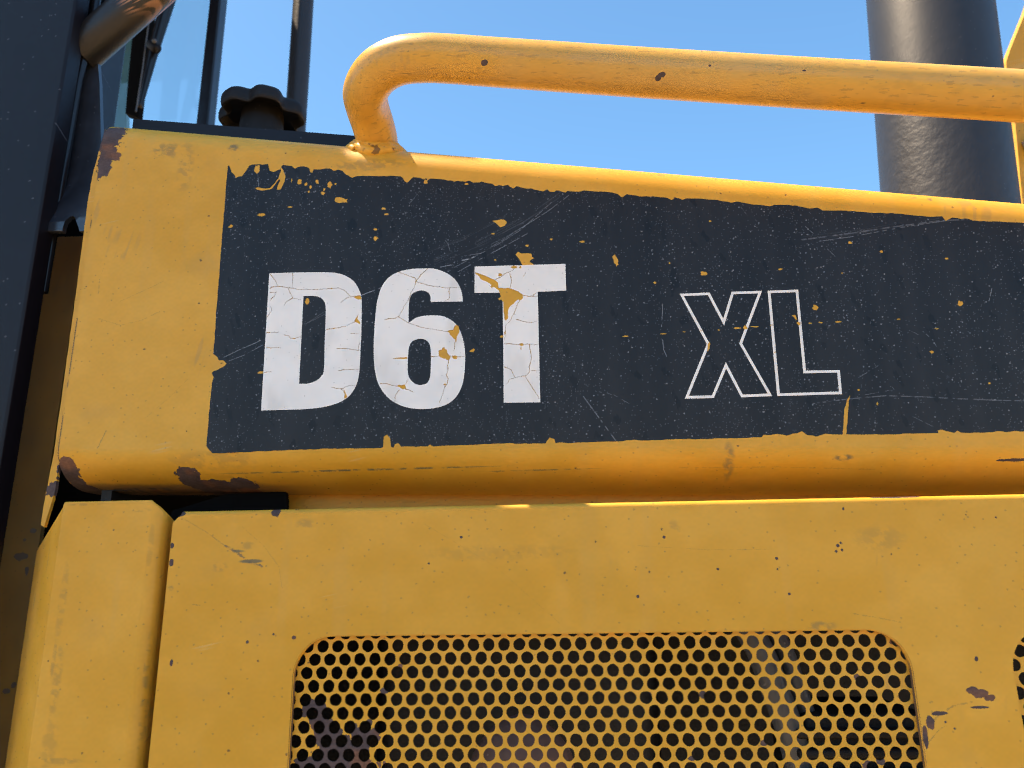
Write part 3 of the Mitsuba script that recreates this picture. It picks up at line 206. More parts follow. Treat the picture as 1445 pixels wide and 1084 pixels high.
def box(x0, x1, y0, y1, z0, z1, r=0.0):
    if r:
        c = [m3.Manifold.sphere(r, 20).translate([x, y, z]) for x in (x0 + r, x1 - r) for y in (y0 + r, y1 - r) for z in (z0 + r, z1 - r)]
        m = m3.Manifold.batch_hull(c).to_mesh()
        return trimesh.Trimesh(m.vert_properties[:, :3], m.tri_verts, process=False)
    m = trimesh.creation.box([x1 - x0, y1 - y0, z1 - z0])
    m.apply_translation([(x0 + x1) / 2, (y0 + y1) / 2, (z0 + z1) / 2])
    return m


def bar(a, b, w, d, r=0.004):
    """A rounded rectangular bar from a to b (w across, d deep)."""
    a, b = np.asarray(a, float), np.asarray(b, float)
    t = (b - a) / np.linalg.norm(b - a)
    u = np.cross([0, 1.0, 0], t)
    u /= np.linalg.norm(u)
    n = np.cross(t, u)
    c = []
    for e in (a, b):
        for s in (-1, 1):
            for q in (-1, 1):
                c.append(m3.Manifold.sphere(r, 16).translate(list(e + u * s * (w / 2 - r) + n * q * (d / 2 - r))))
    m = m3.Manifold.batch_hull(c).to_mesh()
    return trimesh.Trimesh(m.vert_properties[:, :3], m.tri_verts, process=False)


# ---------------------------------------------------------------- materials
def blobs_field(x, z, lst):
    f = mi.Float(-9)
    for e in lst:
        d = dr.sqrt(dr.square((x - e[0]) / e[2]) + dr.square((z - e[1]) / e[3]))
        f = dr.maximum(f, 1 - d)
    return f


def chip_mask(lst, edge=None):
    def fn(p, n, uv):
        f = blobs_field(p.x, p.z, lst)
        f += (fbm(p.x * 130, p.z * 130, p.y * 130) - .5) * .75 + (fbm(p.x * 520, p.z * 520, 3.0, octaves=2) - .5) * .45
        m = smoothstep(0.0, 0.035, f)
        if edge:
            m = dr.maximum(m, edge(p, n))
        return m
    return fn


def paint_color(dirt=(), seed=0.0, dark=1.0, grime_or_shade=None, lines=(), calm=False):
    def fn(p, n, uv):
        x, y, z = p.x + seed, p.y, p.z
        big = fbm(x * 7, y * 7, z * 7)
        mid = fbm(x * 38 + 5, y * 38, z * 38)
        fine = 0.5 if calm else noise(x * 420, y * 420, z * 420)
        c = mix((0.62, 0.315, 0.022), (0.70, 0.375, 0.045), smoothstep(.3, .72, big) * .6 + smoothstep(.35, .7, mid) * .35)
        c *= .965 + .05 * fine
        # faint rubbed clouds of dust, and stains that ran down
        run = fbm(x * 85, y * 20, z * 6 + 9)
        c = mix(c, (0.52, 0.36, 0.14), smoothstep(.55, .8, run) * .09)
        c = mix(c, (0.34, 0.23, 0.10), smoothstep(.62, .85, fbm(x * 21, y * 21 + 3, z * 21)) * .14)
        # tiny specks of dirt and pin holes in the paint
        d, _, w = voronoi(x * 46 + 3.3 + 2.2 * noise(x * 9, z * 9), z * 46 - y * 28)
        w2 = (w - .93) * 14
        c = mix(c, (0.10, 0.055, 0.03), smoothstep(.045, .012, d - .04 * w2 * noise(x * 800, z * 800)) * dr.select(w > .93, .8, 0.0))
        d, _, w = voronoi(x * 150 + 7, z * 150 - y * 90)
        c = mix(c, (0.22, 0.14, 0.06), smoothstep(.16, .05, d) * dr.select(w > .86, .45, 0.0))
        for e in dirt:
            q = dr.square((x - seed - e[0]) / e[2]) + dr.square((z - e[1]) / e[3])
            t = smoothstep(1.3, .15, q) * smoothstep(.36, .62, fbm(x * 190 + z * 70, z * 240, e[0] * 9)) * e[4]
            c = mix(c, (0.15, 0.125, 0.065), dr.minimum(t, .9))
        # long faint rubs left by brushing past, light and dark
        rub = noise(x * 26 + z * 14, z * 640 - x * 130, y * 300) * smoothstep(.58, .8, fbm(x * 14 + 2, z * 14, y * 14))
        c = mix(c, (0.66, 0.46, 0.20), smoothstep(.55, .8, rub) * (0.0 if calm else .30))
        rub = noise(x * 300 - z * 60, z * 22 + x * 9, y * 200) * smoothstep(.60, .8, fbm(x * 12 + 8, z * 12, y * 12))
        c = mix(c, (0.30, 0.20, 0.09), smoothstep(.55, .8, rub) * .30)
        for x0, z0, x1, z1, hw, st in lines:
            ax, az = x1 - x0, z1 - z0
            t = dr.clip(((x - seed - x0) * ax + (z - z0) * az) / (ax * ax + az * az), 0, 1)
            dd = dr.sqrt(dr.square(x - seed - x0 - t * ax) + dr.square(z - z0 - t * az))
            g = smoothstep(hw, hw * .3, dd + hw * 1.2 * (noise(x * 900, z * 900) - .5)) * smoothstep(.2, .5, noise(x * 330, z * 330, x0 * 91))
            c = mix(c, (0.13, 0.10, 0.06), g * st)
        if grime_or_shade:
            c = grime_or_shade(p, c)
        return c * dark
    return fn


def paint_bump(p, n, uv):
    return fbm(p.x * 9, p.y * 9, p.z * 9, octaves=2) * .0012


def rust_color(p, n, uv):
    a = fbm(p.x * 120, p.y * 120, p.z * 120)
    b = fbm(p.x * 45 + 3, p.y * 45, p.z * 45)
    c = mix((0.048, 0.034, 0.036), (0.105, 0.073, 0.070), a)
    return mix(c, (0.20, 0.085, 0.040), smoothstep(.55, .75, b) * .6) * (.8 + .4 * noise(p.x * 700, p.y * 700, p.z * 700))


bump_tex = mikit.proc(paint_bump, eps=4e-4)
scene['rust'] = {'type': 'twosided', 'bsdf': {'type': 'principled', 'base_color': mikit.proc(rust_color), 'roughness': .75, 'specular': .3}}
RUST = {'type': 'principled', 'base_color': mikit.proc(rust_color), 'roughness': .7, 'specular': .3}


def paint(key, color, mask=None, rough=.45, spec=.32, bump=True):
    b = {'type': 'principled', 'base_color': mikit.proc(color), 'roughness': rough, 'specular': spec}
    if bump:
        b = {'type': 'bumpmap', 'arbitrary': bump_tex, 'scale': 1.0, 'bsdf': b}
    if mask:
        b = {'type': 'blendbsdf', 'weight': mikit.proc(mask), 'b0': b, 'b1': RUST}
    scene[key] = {'type': 'twosided', 'bsdf': b}


def plain(key, rgb, rough=.5, spec=.5, vary=.25, sc=60.0, tint=None, metallic=0.0, bump=None):
    rgb = np.asarray(rgb)

    def fn(p, n, uv):
        a = fbm(p.x * sc, p.y * sc, p.z * sc)
        b = fbm(p.x * sc * .2, p.y * sc * .2, p.z * sc * .13 + 4)
        c = mi.Color3f(*[float(v) for v in rgb]) * (1 - vary + vary * (a + b))
        d, _, w = voronoi(p.x * 150 + 3 * noise(p.x * 20, p.z * 20), p.z * 150 + p.y * 60)
        s = smoothstep(.2, .06, d) * dr.select(w > .93, w, 0.0)
        return mix(c, tuple(float(v) for v in (tint if tint is not None else rgb * 2.4 + .01)), s * .6)
    b = {'type': 'principled', 'base_color': mikit.proc(fn), 'roughness': rough, 'specular': spec, 'metallic': metallic}
    if bump:
        b = {'type': 'bumpmap', 'arbitrary': mikit.proc(bump, eps=4e-4), 'scale': 1.0, 'bsdf': b}
    scene[key] = {'type': 'twosided', 'bsdf': b}


def door_edge(p, n):
    # the bare cut edges of the window openings
    return smoothstep(.5, .3, dr.abs(n.y)) * smoothstep(1.478, 1.474, p.z) * smoothstep(.25, .5, fbm(p.x * 60, p.z * 60)) * .85


def hood_edge(p, n):
    # bare metal along the cut left edge of the hood and rust colour blended over its underside towards the left
    zb = HOOD_BOTTOM[0] * p.x + HOOD_BOTTOM[1]
    k = smoothstep(.0016, .0, dr.abs(p.x - HOOD_LEFT)) * smoothstep(.5, .6, fbm(p.z * 60, p.y * 60))
    u = smoothstep(.022, .030, p.y + (fbm(p.x * 40, p.z * 100) - .5) * .012) * smoothstep(-.20, -.30, p.x) * smoothstep(zb + .01, zb, p.z)
    return dr.maximum(k, u * .8)


paint('yellow_hood', paint_color(HOOD_DIRT, lines=HOOD_LINES), chip_mask(HOOD_RUST, hood_edge))
paint('yellow_door', paint_color(DOOR_DIRT, seed=3.0, lines=DOOR_LINES), chip_mask(DOOR_RUST, door_edge))
paint('yellow_grille', paint_color(seed=6.0), chip_mask(GRILLE_RUST), bump=False)
paint('yellow_cover', paint_color(COVER_DIRT, seed=9.0))
def rail_grime(p, c):
    t = smoothstep(.5, .75, fbm(p.x * 90, p.y * 160, p.z * 160)) * .5
    s = smoothstep(.66, .74, fbm(p.x * 95, p.z * 520, p.y * 520, octaves=2)) * .6
    c = mix(c, (0.50, 0.33, 0.12), .22 + .3 * smoothstep(.4, .7, fbm(p.x * 18, p.y * 30, p.z * 30)))
    return mix(c, (0.20, 0.12, 0.05), dr.maximum(t * .22, s * .55))


paint('yellow_rail', paint_color(seed=12.0, grime_or_shade=rail_grime, calm=True), chip_mask(RAIL_CHIPS), rough=.34, spec=.5)

paint('yellow_weld', paint_color(seed=18.0, grime_or_shade=lambda p, c: mix(c, (0.10, 0.05, 0.025), smoothstep(.66, .74, fbm(p.x * 130, p.y * 130, p.z * 130)) * .8)), rough=.40)


def strip_shade_chips(p, c):
    c = mix(c, (0.15, 0.115, 0.07), .45 + .35 * fbm(p.x * 30, p.z * 12))  # shade on the recessed plate, put into its colour as a grey-brown film
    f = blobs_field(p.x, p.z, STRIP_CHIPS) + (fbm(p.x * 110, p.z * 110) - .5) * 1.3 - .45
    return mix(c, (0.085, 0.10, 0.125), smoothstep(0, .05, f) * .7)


paint('yellow_plate', paint_color(seed=15.0, dark=1.15, grime_or_shade=strip_shade_chips), bump=False)


def decal_color(p, n, uv):
    x, z = p.x, p.z
    c = mix((0.010, 0.0095, 0.0105), (0.019, 0.0180, 0.0185), fbm(x * 22, z * 9))
    streak = fbm(x * 75, z * 3.5 + 2)
    c *= .72 + .6 * streak
    # greasy drip marks
    wob = 2.4 * noise(x * 12, z * 12)
    xs, zs = x * 74 + z * 17 + wob, z * 27 + wob
    d, _, w = voronoi(xs, zs)
    drip = smoothstep(.24, .12, d + (fbm(x * 420, z * 200) - .5) * .42) * dr.select(w > .62, w, 0.0)
    c = mix(c, (0.0015, 0.0015, 0.002), drip * .62)
    # dust specks, two sizes
    dens = smoothstep(.32, .62, fbm(x * 16 + 4, z * 16))
    d, _, w = voronoi(x * 210, z * 210)
    c = mix(c, (0.30, 0.31, 0.34), smoothstep(.13, .03, d - .05 * w) * dr.select(w > .95 - .10 * dens, .7, 0.0))
    d, _, w = voronoi(x * 470 + 9, z * 470)
    c = mix(c, (0.14, 0.15, 0.17), smoothstep(.30, .10, d) * dr.select(w > .88 - .14 * dens, w * .62, 0.0))
    # scratches
    for x0, z0, x1, z1, hw, st in SCRATCH:
        ax, az = x1 - x0, z1 - z0
        L2 = ax * ax + az * az
        t = dr.clip(((x - x0) * ax + (z - z0) * az) / L2, 0, 1)
        dd = dr.sqrt(dr.square(x - x0 - t * ax) + dr.square(z - z0 - t * az))
        L = math.sqrt(L2)
        across = ((x - x0) * az - (z - z0) * ax) / L
        along = t * L
        if hw > .002:
            g = smoothstep(.60, .78, noise(across * 2600, along * 30, x0 * 77)) * smoothstep(hw, hw * .5, dd)
        else:
            g = smoothstep(hw, hw * .3, dd) * smoothstep(.22, .5, noise(along * 420, x0 * 90))
        c = mix(c, (0.34, 0.36, 0.40), g * st)
    return c


scene['decal_film'] = {'type': 'twosided', 'bsdf': {'type': 'principled', 'base_color': mikit.proc(decal_color), 'roughness': .38, 'specular': .32}}


def white_color(p, n, uv):
    c = mix((0.82, 0.80, 0.76), (0.86, 0.84, 0.80), smoothstep(.3, .7, fbm(p.x * 40, p.z * 40)))
    c = mix(c, (0.48, 0.44, 0.38), smoothstep(.55, .85, fbm(p.x * 55 + 5, p.z * 30)) * .22)
    d, _, w = voronoi(p.x * 190, p.z * 190)
    return mix(c, (0.3, 0.28, 0.26), smoothstep(.13, .04, d) * dr.select(w > .9, .5, 0.0))


scene['white_film'] = {'type': 'twosided', 'bsdf': {'type': 'principled', 'base_color': mikit.proc(white_color), 'roughness': .4, 'specular': .4}}


def stack_bump(p, n, uv):
    k = smoothstep(2.32, 2.05, p.z)
    return fbm(p.x * 130, p.y * 130, p.z * 110, octaves=3) * .0008 * k + fbm(p.x * 300, p.y * 300, p.z * 300, octaves=2) * .00012


plain('black_stack', (0.018, 0.019, 0.023), rough=.47, spec=.5, tint=(0.05, 0.05, 0.05), bump=stack_bump)
plain('black_paint', (0.0075, 0.006, 0.009), rough=.42, spec=.28, tint=(0.10, 0.105, 0.12))
plain('black_satin', (0.010, 0.010, 0.013), rough=.30, spec=.5)
plain('black_rubber', (0.008, 0.008, 0.010), rough=.62, spec=.35)
plain('black_gloss', (0.022, 0.026, 0.036), rough=.22, spec=.9, vary=.6)
plain('black_matt', (0.004, 0.0035, 0.0035), rough=.9, spec=.1)
plain('hose_grey', (0.10, 0.105, 0.11), rough=.35)
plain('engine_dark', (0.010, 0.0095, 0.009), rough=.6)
plain('engine_rust', (0.16, 0.10, 0.08), rough=.7)


def brace_color(p, n, uv):
    c = mix((0.009, 0.008, 0.008), (0.020, 0.016, 0.013), fbm(p.x * 40, p.y * 40, p.z * 40))
    t = (p.x + .5) * .78 + (p.z - 2.08) * .62          # along the tube
    s = -(p.x + .5) * .62 + (p.z - 2.08) * .78
    g = smoothstep(.50, .62, noise(s * 900, t * 35, p.y * 60)) * smoothstep(.055, .07, t) * smoothstep(.006, .013, s) * smoothstep(.034, .026, s)
    return mix(c, (0.42, 0.20, 0.10), g * .8)


scene['brace_paint'] = {'type': 'twosided', 'bsdf': {'type': 'principled', 'base_color': mikit.proc(brace_color), 'roughness': .4, 'specular': .5}}
scene['tinted_glass'] = {'type': 'thindielectric', 'int_ior': 1.5, 'specular_transmittance': {'type': 'rgb', 'value': [.74, .83, .84]}}
scene['seal_teal'] = {'type': 'twosided', 'bsdf': {'type': 'principled', 'base_color': {'type': 'rgb', 'value': [.12, .26, .30]}, 'roughness': .35}}


def ground_color(p, n, uv):
    c = mix((0.235, 0.175, 0.11), (0.32, 0.25, 0.165), fbm(p.x * .5, p.y * .5))
    return c * (.75 + .5 * fbm(p.x * 14, p.y * 14))


scene['dirt'] = {'type': 'diffuse', 'reflectance': mikit.proc(ground_color)}

# ---------------------------------------------------------------- the ground
g = trimesh.Trimesh([[-400, -400, 0], [400, -400, 0], [400, 400, 0], [-400, 400, 0]], [[0, 1, 2], [0, 2, 3]], process=False)
put('ground', g, 'dirt', kind='structure', label='pale dry dirt ground under the bulldozer')

# ---------------------------------------------------------------- the machine
B = 'bulldozer__'
labels['bulldozer'] = {'label': 'weathered yellow bulldozer hood with black decal and white D6T XL lettering', 'category': 'bulldozer'}

XR = 0.95
ztop = lambda x: HOOD_TOP[0] * x + HOOD_TOP[1]
zbot = lambda x: HOOD_BOTTOM[0] * x + HOOD_BOTTOM[1]
RT, RB = 0.030, 0.034


def hood_profile(x):
    zt, zb = ztop(x), zbot(x)
    dz = .0009 * math.sin(x * 9)
    q = [(0.95, zt + .004), (0.55, zt + .003), (.2, zt + .002)]
    q += [(RT - RT * math.sin(a), zt - RT + RT * math.cos(a)) for a in np.linspace(0, np.pi / 2, 14)]
    q += [(0, z) for z in np.linspace(zt - RT, zb + RB, 12)[1:-1]]
    q += [(.052 - .052 * math.cos(a), zb + RB - RB * math.sin(a)) for a in np.linspace(0, np.pi / 2, 18)]
    q += [(.076, zb + .0005)]
    return q


xs = np.linspace(HOOD_LEFT, XR, 40)
put(B + 'hood', lofted(xs, hood_profile), 'yellow_hood', 30, 'yellow hood side with rounded edges, a torn black decal and rusty corners')
# recessed channel below the hood, running down behind the door
ch = lofted(np.linspace(-.262, XR, 6), lambda x: [(.0752, zbot(x) + .0010), (.0754, 1.525)])
put(B + 'hood_channel', ch, 'yellow_cover', False, 'recessed yellow strip between hood and door')
# folded end of the hood sheet
put(B + 'hood__end_flange', sheet(rough_edge(FLANGE, .004, .0008, 5, 90), .010, .004), 'yellow_hood', False, 'rusty folded end of the hood sheet')

# decal
decal = rough_edge(DECAL, .0011, .00055, 3).intersection(shapely.geometry.box(-1, 0, XR - .002, 3))
flat = [(x, ztop(x) - RT - .0002) for x in (XR, -.5)]
peel = [rough_edge(q, .0012, .0006, 20 + i) for i, q in enumerate(PEELS)] + [blob(e, 100 + i) for i, e in enumerate(CHIPS)]
lpeel = [rough_edge(q, .0011, .0006, 60 + i, 330) for i, q in enumerate(LETTER_PEELS)] + [blob(e, 300 + i) for i, e in enumerate(LETTER_CHIPS)]
cracks = [crack(q, 500 + i) for i, q in enumerate(CRACKS)]
thin = [crack(q, 500 + i, .00020) for i, q in enumerate(CRACKS)]
decal = decal.difference(unary_union(peel + lpeel + thin))


def on_hood(g, lift, thick=.00018):
    """The film lies on the hood and follows its rounded top edge."""
    m = sheet(g, 0.0, thick)
    v = np.array(m.vertices)
    s = (ztop(v[:, 0]) - RT) - v[:, 2]                   # below the bend: positive
    ang = np.clip(-s / RT, 0, 1.4)
    k = s < 0
    out = -v[:, 1] + lift
    v[:, 1] = np.where(k, RT - (RT + out) * np.cos(ang), -out)
    v[:, 2] = np.where(k, ztop(v[:, 0]) - RT + (RT + out) * np.sin(ang), v[:, 2])
    return trimesh.Trimesh(v, m.faces, process=False)


put(B + 'hood__decal', on_hood(decal, .00012), 'decal_film', False, 'black decal on the hood, scratched and torn along its upper edge')
cut = unary_union(lpeel + cracks)
for i, (ch_, rings, w, lab) in enumerate([
        ('D', LETTER_D, None, 'cracked white letter D'), ('6', LETTER_6, None, 'cracked white number 6 with yellow chips'),
        ('T', LETTER_T, None, 'white letter T with a large yellow peeled patch'),
        ('X', LETTER_X, .00240, 'white outlined letter X'), ('L', LETTER_L, .00240, 'white outlined letter L')]):
    s = Polygon(rings[0], rings[1:])
    if w:
        s = s.difference(s.buffer(-w, join_style=2, mitre_limit=8))
    s = s.difference(cut).buffer(0)
    put(B + 'hood__letter' + (f'_{i:03d}' if i else ''), on_hood(s, .00042), 'white_film', False, lab)

# side door with two perforated windows
R = .030
wx0, wx1, wz = CUTOUT
rr = lambda x0, x1, z0, z1, r: shapely.geometry.box(x0 + r, z0 + r, x1 - r, z1 - r).buffer(r, 24)
dz0 = 0.95
top = lambda x: DOOR_TOP[0] * x + DOOR_TOP[1]
door = Polygon([(DOOR_LEFT, dz0), (XR, dz0), (XR, top(XR)), (DOOR_LEFT + .006, top(DOOR_LEFT)), (DOOR_LEFT, top(DOOR_LEFT) - .006)])
lowered = shapely.affinity.translate(door, 0, -.0032)
door = door.intersection(lowered).difference(rr(wx0, wx1, 1.02, wz, R)).difference(rr(WX2, .86, 1.02, wz, R))
dm = m3.Manifold.extrude(to_cs(door), .0037)
d2 = m3.Manifold.extrude(to_cs(door.buffer(-.0009)), .0046)
dd = (dm + d2).to_mesh()
v = dd.vert_properties[:, :3]
put(B + 'side_door', trimesh.Trimesh(np.stack([v[:, 0], DOOR_Y + .0046 - v[:, 2], v[:, 1]], 1), dd.tri_verts, process=False), 'yellow_door', False, 'yellow engine side door with perforated windows and rusty scrapes')
# the returned (folded back) upper lip of the door
lip = lofted(np.linspace(DOOR_LEFT + .007, XR, 4), lambda x: [(DOOR_Y + .0002, top(x) - .0060)] + [(DOOR_Y + .0038 - .0036 * math.cos(a), top(x) - .0036 + .0036 * math.sin(a)) for a in np.linspace(0, 1.57, 10)] + [(DOOR_Y + .014, top(x) + .0001), (DOOR_Y + .015, top(x) - .02)])
put(B + 'side_door__lip', lip, 'yellow_door', 40)


def grille(x0, x1, n_rows, key, lab, x_ref, z_ref):
    px, pz, r = HOLE_PITCH[0], HOLE_PITCH[1], HOLE_PITCH[0] * .388
    holes = []
    for k in range(-1, n_rows):
        off = px / 2 if k % 2 else 0
        for j in range(-60, 80):
            x, z = x_ref + off + j * px, z_ref - k * pz
            if x0 - .01 < x < x1 + .01:
                a = np.arange(20) * np.pi / 10 + (j * 7 + k) % 5 * .11
                q = r * (1 + .035 * np.sin(a * 2 + j + k * 1.7)) + .00012 * np.sin(a * 5 + j)
                holes.append(np.stack([x + q * np.cos(a), z + q * np.sin(a)], 1))
    z1 = z_ref + 1.6 * pz
    z0 = z_ref - (n_rows + .6) * pz
    outer = np.array([[x0 - .02, z0], [x1 + .02, z0], [x1 + .02, z1], [x0 - .02, z1]])
    cs = m3.CrossSection([outer] + [h[::-1] for h in holes], m3.FillRule.EvenOdd)
    m = m3.Manifold.extrude(cs, .0009).to_mesh()
    v = m.vert_properties[:, :3]
    put(key, trimesh.Trimesh(np.stack([v[:, 0], DOOR_Y + .0068 - v[:, 2], v[:, 1]], 1), m.tri_verts, process=False), 'yellow_grille', False, lab)


grille(wx0, wx1, 14, B + 'side_door__grille', 'perforated yellow sheet with paint flaked off at its lower left', *HOLE_REF)
grille(WX2, WX2 + .2, 14, B + 'side_door__grille_001', 'second perforated window at the right edge of the photo', HOLE_REF[0] + HOLE_PITCH[0] * 44.93, HOLE_REF[1] + .0012)

# hinge cover at the rear end of the door: front face, chamfered left flank, rounded right edge
CY = COVER_Y
cxl, cxr, zc = COVER
rr_ = .0125
cp = [(BEVEL_BACK, .055)]
cp += [(BEVEL_BACK + (cxl - BEVEL_BACK) * t, .055 + (CY + .004 - .055) * t) for t in (.5, .97)]
cp += [(cxl + .003 * k, CY + .004 - .004 * math.sin(k * math.pi / 2)) for k in (.3, .6, 1.0)]
cp += [(cxr - rr_ + rr_ * math.sin(a), CY + rr_ - rr_ * math.cos(a)) for a in np.linspace(0, np.pi / 2, 12)]
cp += [(cxr, .03)]
rows = []
for x, y in cp:
    zt = zc - max(0, y - CY - .002) * .40 - (max(0, x - cxr + rr_) * .8 if x > cxr - rr_ else 0) - (.0015 if x < cxl + .002 else 0)
    rows.append([(x, y, z) for z in (0.95, 1.3, zt - .0022)] + [(x, y + .0006, zt - .0005), (x + (.0022 if x < cxl else 0), y + .0022, zt)])
nv = len(rows[0])
v = np.array([p for r_ in rows for p in r_])
f = []
for i in range(len(rows) - 1):
    for j in range(nv - 1):
        a, b, c, d = i * nv + j, (i + 1) * nv + j, (i + 1) * nv + j + 1, i * nv + j + 1
        f += [[a, b, c], [a, c, d]]
o = len(v)
v = np.vstack([v, [[(cxl + cxr) / 2, .05, zc - .02]]])
f += [[i * nv + nv - 1, (i + 1) * nv + nv - 1, o] for i in range(len(rows) - 1)]
put(B + 'hinge_cover', trimesh.Trimesh(v, f, process=False), 'yellow_cover', 28, 'folded yellow cover left of the door with chamfered flank')

# flat black sheet in the gap above the door
put(B + 'gap_piece', sheet(Polygon(GAP_PIECE).buffer(.0012).buffer(-.0012), .0535, .006), 'black_matt', False, 'flat black piece in the gap above the door')

# ---------------------------------------------------------------- handrail
path = spline(RAIL, 16)
rad = np.full(len(path), .0212)
rad[-14:] += np.linspace(0, 1, 14) ** 2 * .0035


def hood_surface(x, y):
    zt = ztop(x)
    return zt if y > RT else zt - RT + math.sqrt(max(0, RT * RT - (RT - max(y, 0)) ** 2))


put(B + 'handrail', tube(path, rad, 56), 'yellow_rail', True, 'bent yellow tube handrail above the hood with scuffed underside')
fx, fy = RAIL[-1][0], RAIL[-1][1]
def weld_ring(r, lift, thick, seed, a0=0.0, a1=2 * np.pi, sx=1.0):
    a = np.linspace(a0, a1, 90)
    w = meshkit.fbm(np.stack([np.cos(a) * 4, np.sin(a) * 4, a * 0 + seed], 1), 3, seed) - .5
    q = [(fx + (r + .0022 * k) * math.cos(t) * sx, fy + (r + .0022 * k) * math.sin(t)) for t, k in zip(a, w)]
    pts = np.array([(x, max(y, .0035), hood_surface(x, max(y, .0035)) + lift + .0012 * k) for (x, y), k in zip(q, w)])
    for _ in range(4):
        pts[1:-1] = (pts[:-2] + 2 * pts[1:-1] + pts[2:]) / 4
    return tube(pts, thick * (1 + .35 * w + .07 * np.sin(a * 15 + seed)), 20, lump=(.07, 150, seed))


wm = trimesh.util.concatenate([weld_ring(.0222, .0034, .0058, 3), weld_ring(.0252, .0004, .0056, 8), weld_ring(.0290, -.0014, .0040, 11, -3.9, -2.2)])
put(B + 'handrail__weld', wm, 'yellow_weld', True, 'lumpy painted weld at the foot of the handrail')

# ---------------------------------------------------------------- exhaust stack
xb, lean, sr = STACK
p0, p1 = np.array([xb - .02 * 0 + lean * (1.7 - 2), .35, 1.7]), np.array([xb + lean * 1.2, .35, 3.2])
sp = np.array([p0 + (p1 - p0) * t for t in np.linspace(0, 1, 160)])
put(B + 'exhaust_stack', tube(sp, sr, 96), 'black_stack', True, 'thick black exhaust stack with blistered paint behind the handrail')

# yellow bracket beyond the stack, at the right edge
bk = Polygon([(.840, 2.47), (.797, 2.388), (.7865, 2.365), (.7835, 2.345), (.785, 2.30), (.760, 2.06), (.758, 1.95), (1.05, 1.95), (1.05, 2.60), (.90, 2.60)]).buffer(.006).buffer(-.006)
put(B + 'mounting_bracket', sheet(bk, .522, .018), 'yellow_cover', 30, 'yellow sheet bracket beyond the exhaust stack')
put(B + 'mounting_bracket__bolt', tube([[.80, .502, 2.20], [.80, .47, 2.20]], [.020, .018], 6), 'rust', False)

# ---------------------------------------------------------------- filler cap and the black plate it stands on
pl = Polygon([(-.4575, 2.0150), (-.2145, 1.9812), (-.206, 1.9800), (-.206, 1.955), (-.4575, 2.0)])
put(B + 'top_plate', sheet(pl, .30, .245), 'black_paint', False, 'thin black plate lying on the hood behind its edge')
kc = np.array([-.3455, .135])
a = np.linspace(0, 2 * np.pi, 180, endpoint=False)
lob = .0490 + .0052 * np.cos(6 * (a + .03)) - .0016 * np.cos(12 * (a + .03))
ring = lambda k, dz: np.column_stack([kc[0] + lob * k * np.cos(a), kc[1] + lob * k * np.sin(a), np.full(len(a), dz)])
levels = [(.40, -.012), (.80, -.010), (.885, -.010), (.93, -.0120), (.965, -.0115), (.99, -.009), (1.0, -.005), (1.0, .004), (.985, .010), (.95, .0155), (.88, .0195), (.78, .0215), (.60, .0225), (.3, .0232), (.02, .0234)]
levels = [(.30, .006), (.62, .006), (.80, .002), (.88, -.008)] + levels[3:]
v = np.vstack([ring(k, dz) for k, dz in levels])
n = len(a)
f = []
for i in range(len(levels) - 1):
    for j in range(n):
        q = (j + 1) % n
        f += [[i * n + j, i * n + q, (i + 1) * n + q], [i * n + j, (i + 1) * n + q, (i + 1) * n + j]]
knob = trimesh.Trimesh(v, f, process=False)
knob.apply_scale([1, 1, .64])
knob.apply_translation([0, 0, 2.0665])
put(B + 'filler_cap', knob, 'black_rubber', 40, 'black star shaped filler cap knob')
put(B + 'filler_cap__stem', tube([[kc[0], kc[1], 1.98], [kc[0], kc[1], 2.05], [kc[0], kc[1], 2.075]], [.0265, .0255, .0245], 48), 'black_rubber', 40)

# ---------------------------------------------------------------- cab side on the left
PX0 = -.505
post = box(PX0 - .30, PX0, 0.0, .024, 0.9, 2.92, .003)
put(B + 'roof_post', post, 'black_paint', 30, 'wide dark blue black roof post beside the hood')
gus = Polygon([(-.62, GUSSET[0][1])] + GUSSET + [(-.40, GUSSET[-1][1]), (-.40, 1.93), (-.468, 1.935), (-.4795, 1.97), (-.492, 2.05), (-.500, 2.09), (-.500, 2.92), (-.62, 2.92)])
gm = sheet(gus, .046, .006)
gm = gm.subdivide_to_size(.008)
gv = np.array(gm.vertices)
gv[:, 1] -= .026 * np.clip((1.965 - gv[:, 2]) / .095, 0, 1) ** 1.7       # the foot of the plate is dished outwards
put(B + 'roof_post__gusset', trimesh.Trimesh(gv, gm.faces, process=False), 'black_gloss', True, 'black plate joining the roof post to the hood, notched at its foot')
put(B + 'roof_post__rib', tube([[-.5105, .0290, 1.80], [-.5095, .030, 2.05], [-.5035, .031, 2.12], [-.5035, .031, 2.9]], .0042, 16), 'black_satin', True)
sp_ = Polygon([(-.95, .85), (-.526, .85), (-.526, STRIP_TOP), (-.95, STRIP_TOP)])
put(B + 'gap_backing', box(-1.0, -.425, .135, .15, .85, 1.99), 'black_matt', False, 'added dark backing plate deep in the gap behind the hood')  # backing plate added so the gap stays black
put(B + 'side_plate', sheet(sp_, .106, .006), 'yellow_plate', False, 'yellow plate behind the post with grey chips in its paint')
put(B + 'roof_brace', tube(BRACE, .0215, 40), 'brace_paint', True, 'dark diagonal roof brace tube with bare copper coloured scratches')
put(B + 'cab_pillar', box(-.75, -.606, .19, .25, 1.6, 2.9, .006), 'black_satin', 30, 'dark inner cab pillar beside the window')
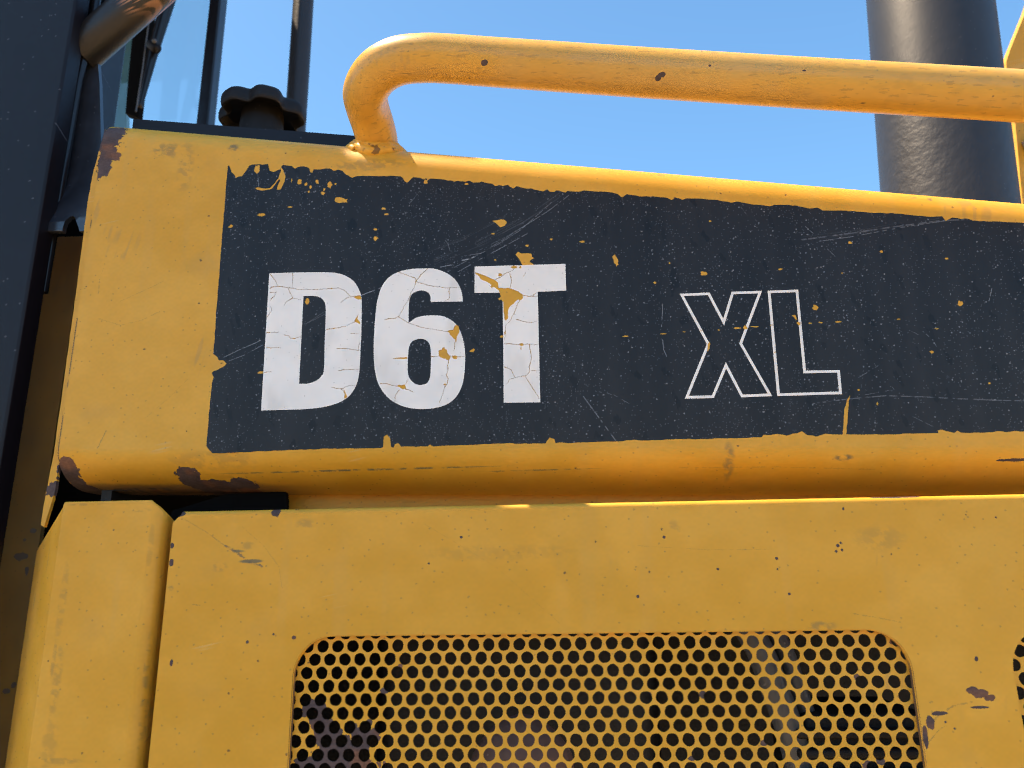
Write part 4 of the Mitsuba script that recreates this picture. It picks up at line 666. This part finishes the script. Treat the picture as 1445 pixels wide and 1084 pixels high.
# window
put(B + 'cab_window', trimesh.Trimesh([[-.82, .52, 1.9], [-.62, .52, 1.9], [-.62, .52, 2.9], [-.82, .52, 2.9]], [[0, 1, 2], [0, 2, 3]], process=False), 'tinted_glass', False, 'tinted cab window pane')
put(B + 'cab_window__frame', bar((-.6175, .52, 1.9), (-.6175, .52, 2.9), .022, .03, .004), 'black_satin', 30, 'black upright frame at the edge of the cab window')
put(B + 'cab_window__edge_seal', sheet(Polygon(TEAL), .545, .01), 'seal_teal', False, 'pale teal edge of the cab glass')
put(B + 'wiper', sheet(Polygon(WIPER).buffer(.002).buffer(-.002), .472, .014), 'black_matt', 30, 'black wiper blade parked on the cab window')
put(B + 'wiper__arm', tube(spline(WIPER_ARM, 8), np.linspace(.0045, .0150, 8 * (len(WIPER_ARM) - 1) + 1), 20), 'black_satin', True)
put(B + 'wiper__rod', tube(WIPER_ROD, .0014, 10), 'hose_grey', True)
put(B + 'wiper__clip', tube(WIPER_CLIP, .0085, 16), 'black_rubber', True)
put(B + 'wiper__pin', trimesh.creation.icosphere(2, .004).apply_translation(WIPER_PIN), 'hose_grey', True)
put(B + 'air_intake_pole', tube([(-.4438, .5, 1.9), (-.4438, .5, 2.4), (-.446, .5, 2.9)], .0185, 32), 'black_stack', True, 'thin black upright pole behind the filler cap')
put(B + 'cab_roof', box(-2.3, -.66, -.12, .80, 2.92, 3.0, .02), 'black_paint', 30)

# ---------------------------------------------------------------- engine bay behind the grille
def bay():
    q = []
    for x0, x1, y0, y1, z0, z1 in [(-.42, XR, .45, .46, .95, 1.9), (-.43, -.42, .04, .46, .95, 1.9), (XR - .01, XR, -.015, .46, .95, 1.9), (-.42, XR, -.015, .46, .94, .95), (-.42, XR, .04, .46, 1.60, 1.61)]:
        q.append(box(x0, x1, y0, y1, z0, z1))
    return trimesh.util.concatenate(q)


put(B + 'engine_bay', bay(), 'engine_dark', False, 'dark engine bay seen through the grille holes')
put(B + 'coolant_hose', tube(spline([(.13, .10, 1.53), (.172, .085, 1.462), (.19, .085, 1.41), (.204, .09, 1.355), (.215, .10, 1.25)], 10), .0125, 24), 'hose_grey', True, 'grey hose behind the grille')
put(B + 'coolant_hose_001', tube(spline([(.155, .115, 1.53), (.198, .10, 1.462), (.214, .10, 1.41), (.228, .105, 1.355)], 10), .008, 20), 'hose_grey', True, 'thinner grey hose behind the grille')
lump = trimesh.creation.icosphere(4, .045)
lv = np.array(lump.vertices)
lv *= 1 + .2 * (meshkit.fbm(lv * 30, 3, 2)[:, None] - .5)
put(B + 'turbo_housing', trimesh.Trimesh(lv * [1, .8, 1] + [-.038, .075, 1.350], lump.faces, process=False), 'engine_rust', True, 'rusty rounded engine housing behind the grille')
put(B + 'engine_block', trimesh.util.concatenate([box(.20, .33, .07, .12, 1.28 + k * .016, 1.288 + k * .016, .003) for k in range(7)] + [box(.21, .32, .08, .2, 1.27, 1.395, .006)]), 'engine_dark', 30, 'finned dark engine part behind the grille')
put(B + 'engine_block_001', box(-.2, .1, .20, .42, 1.30, 1.50, .02), 'engine_dark', 30)
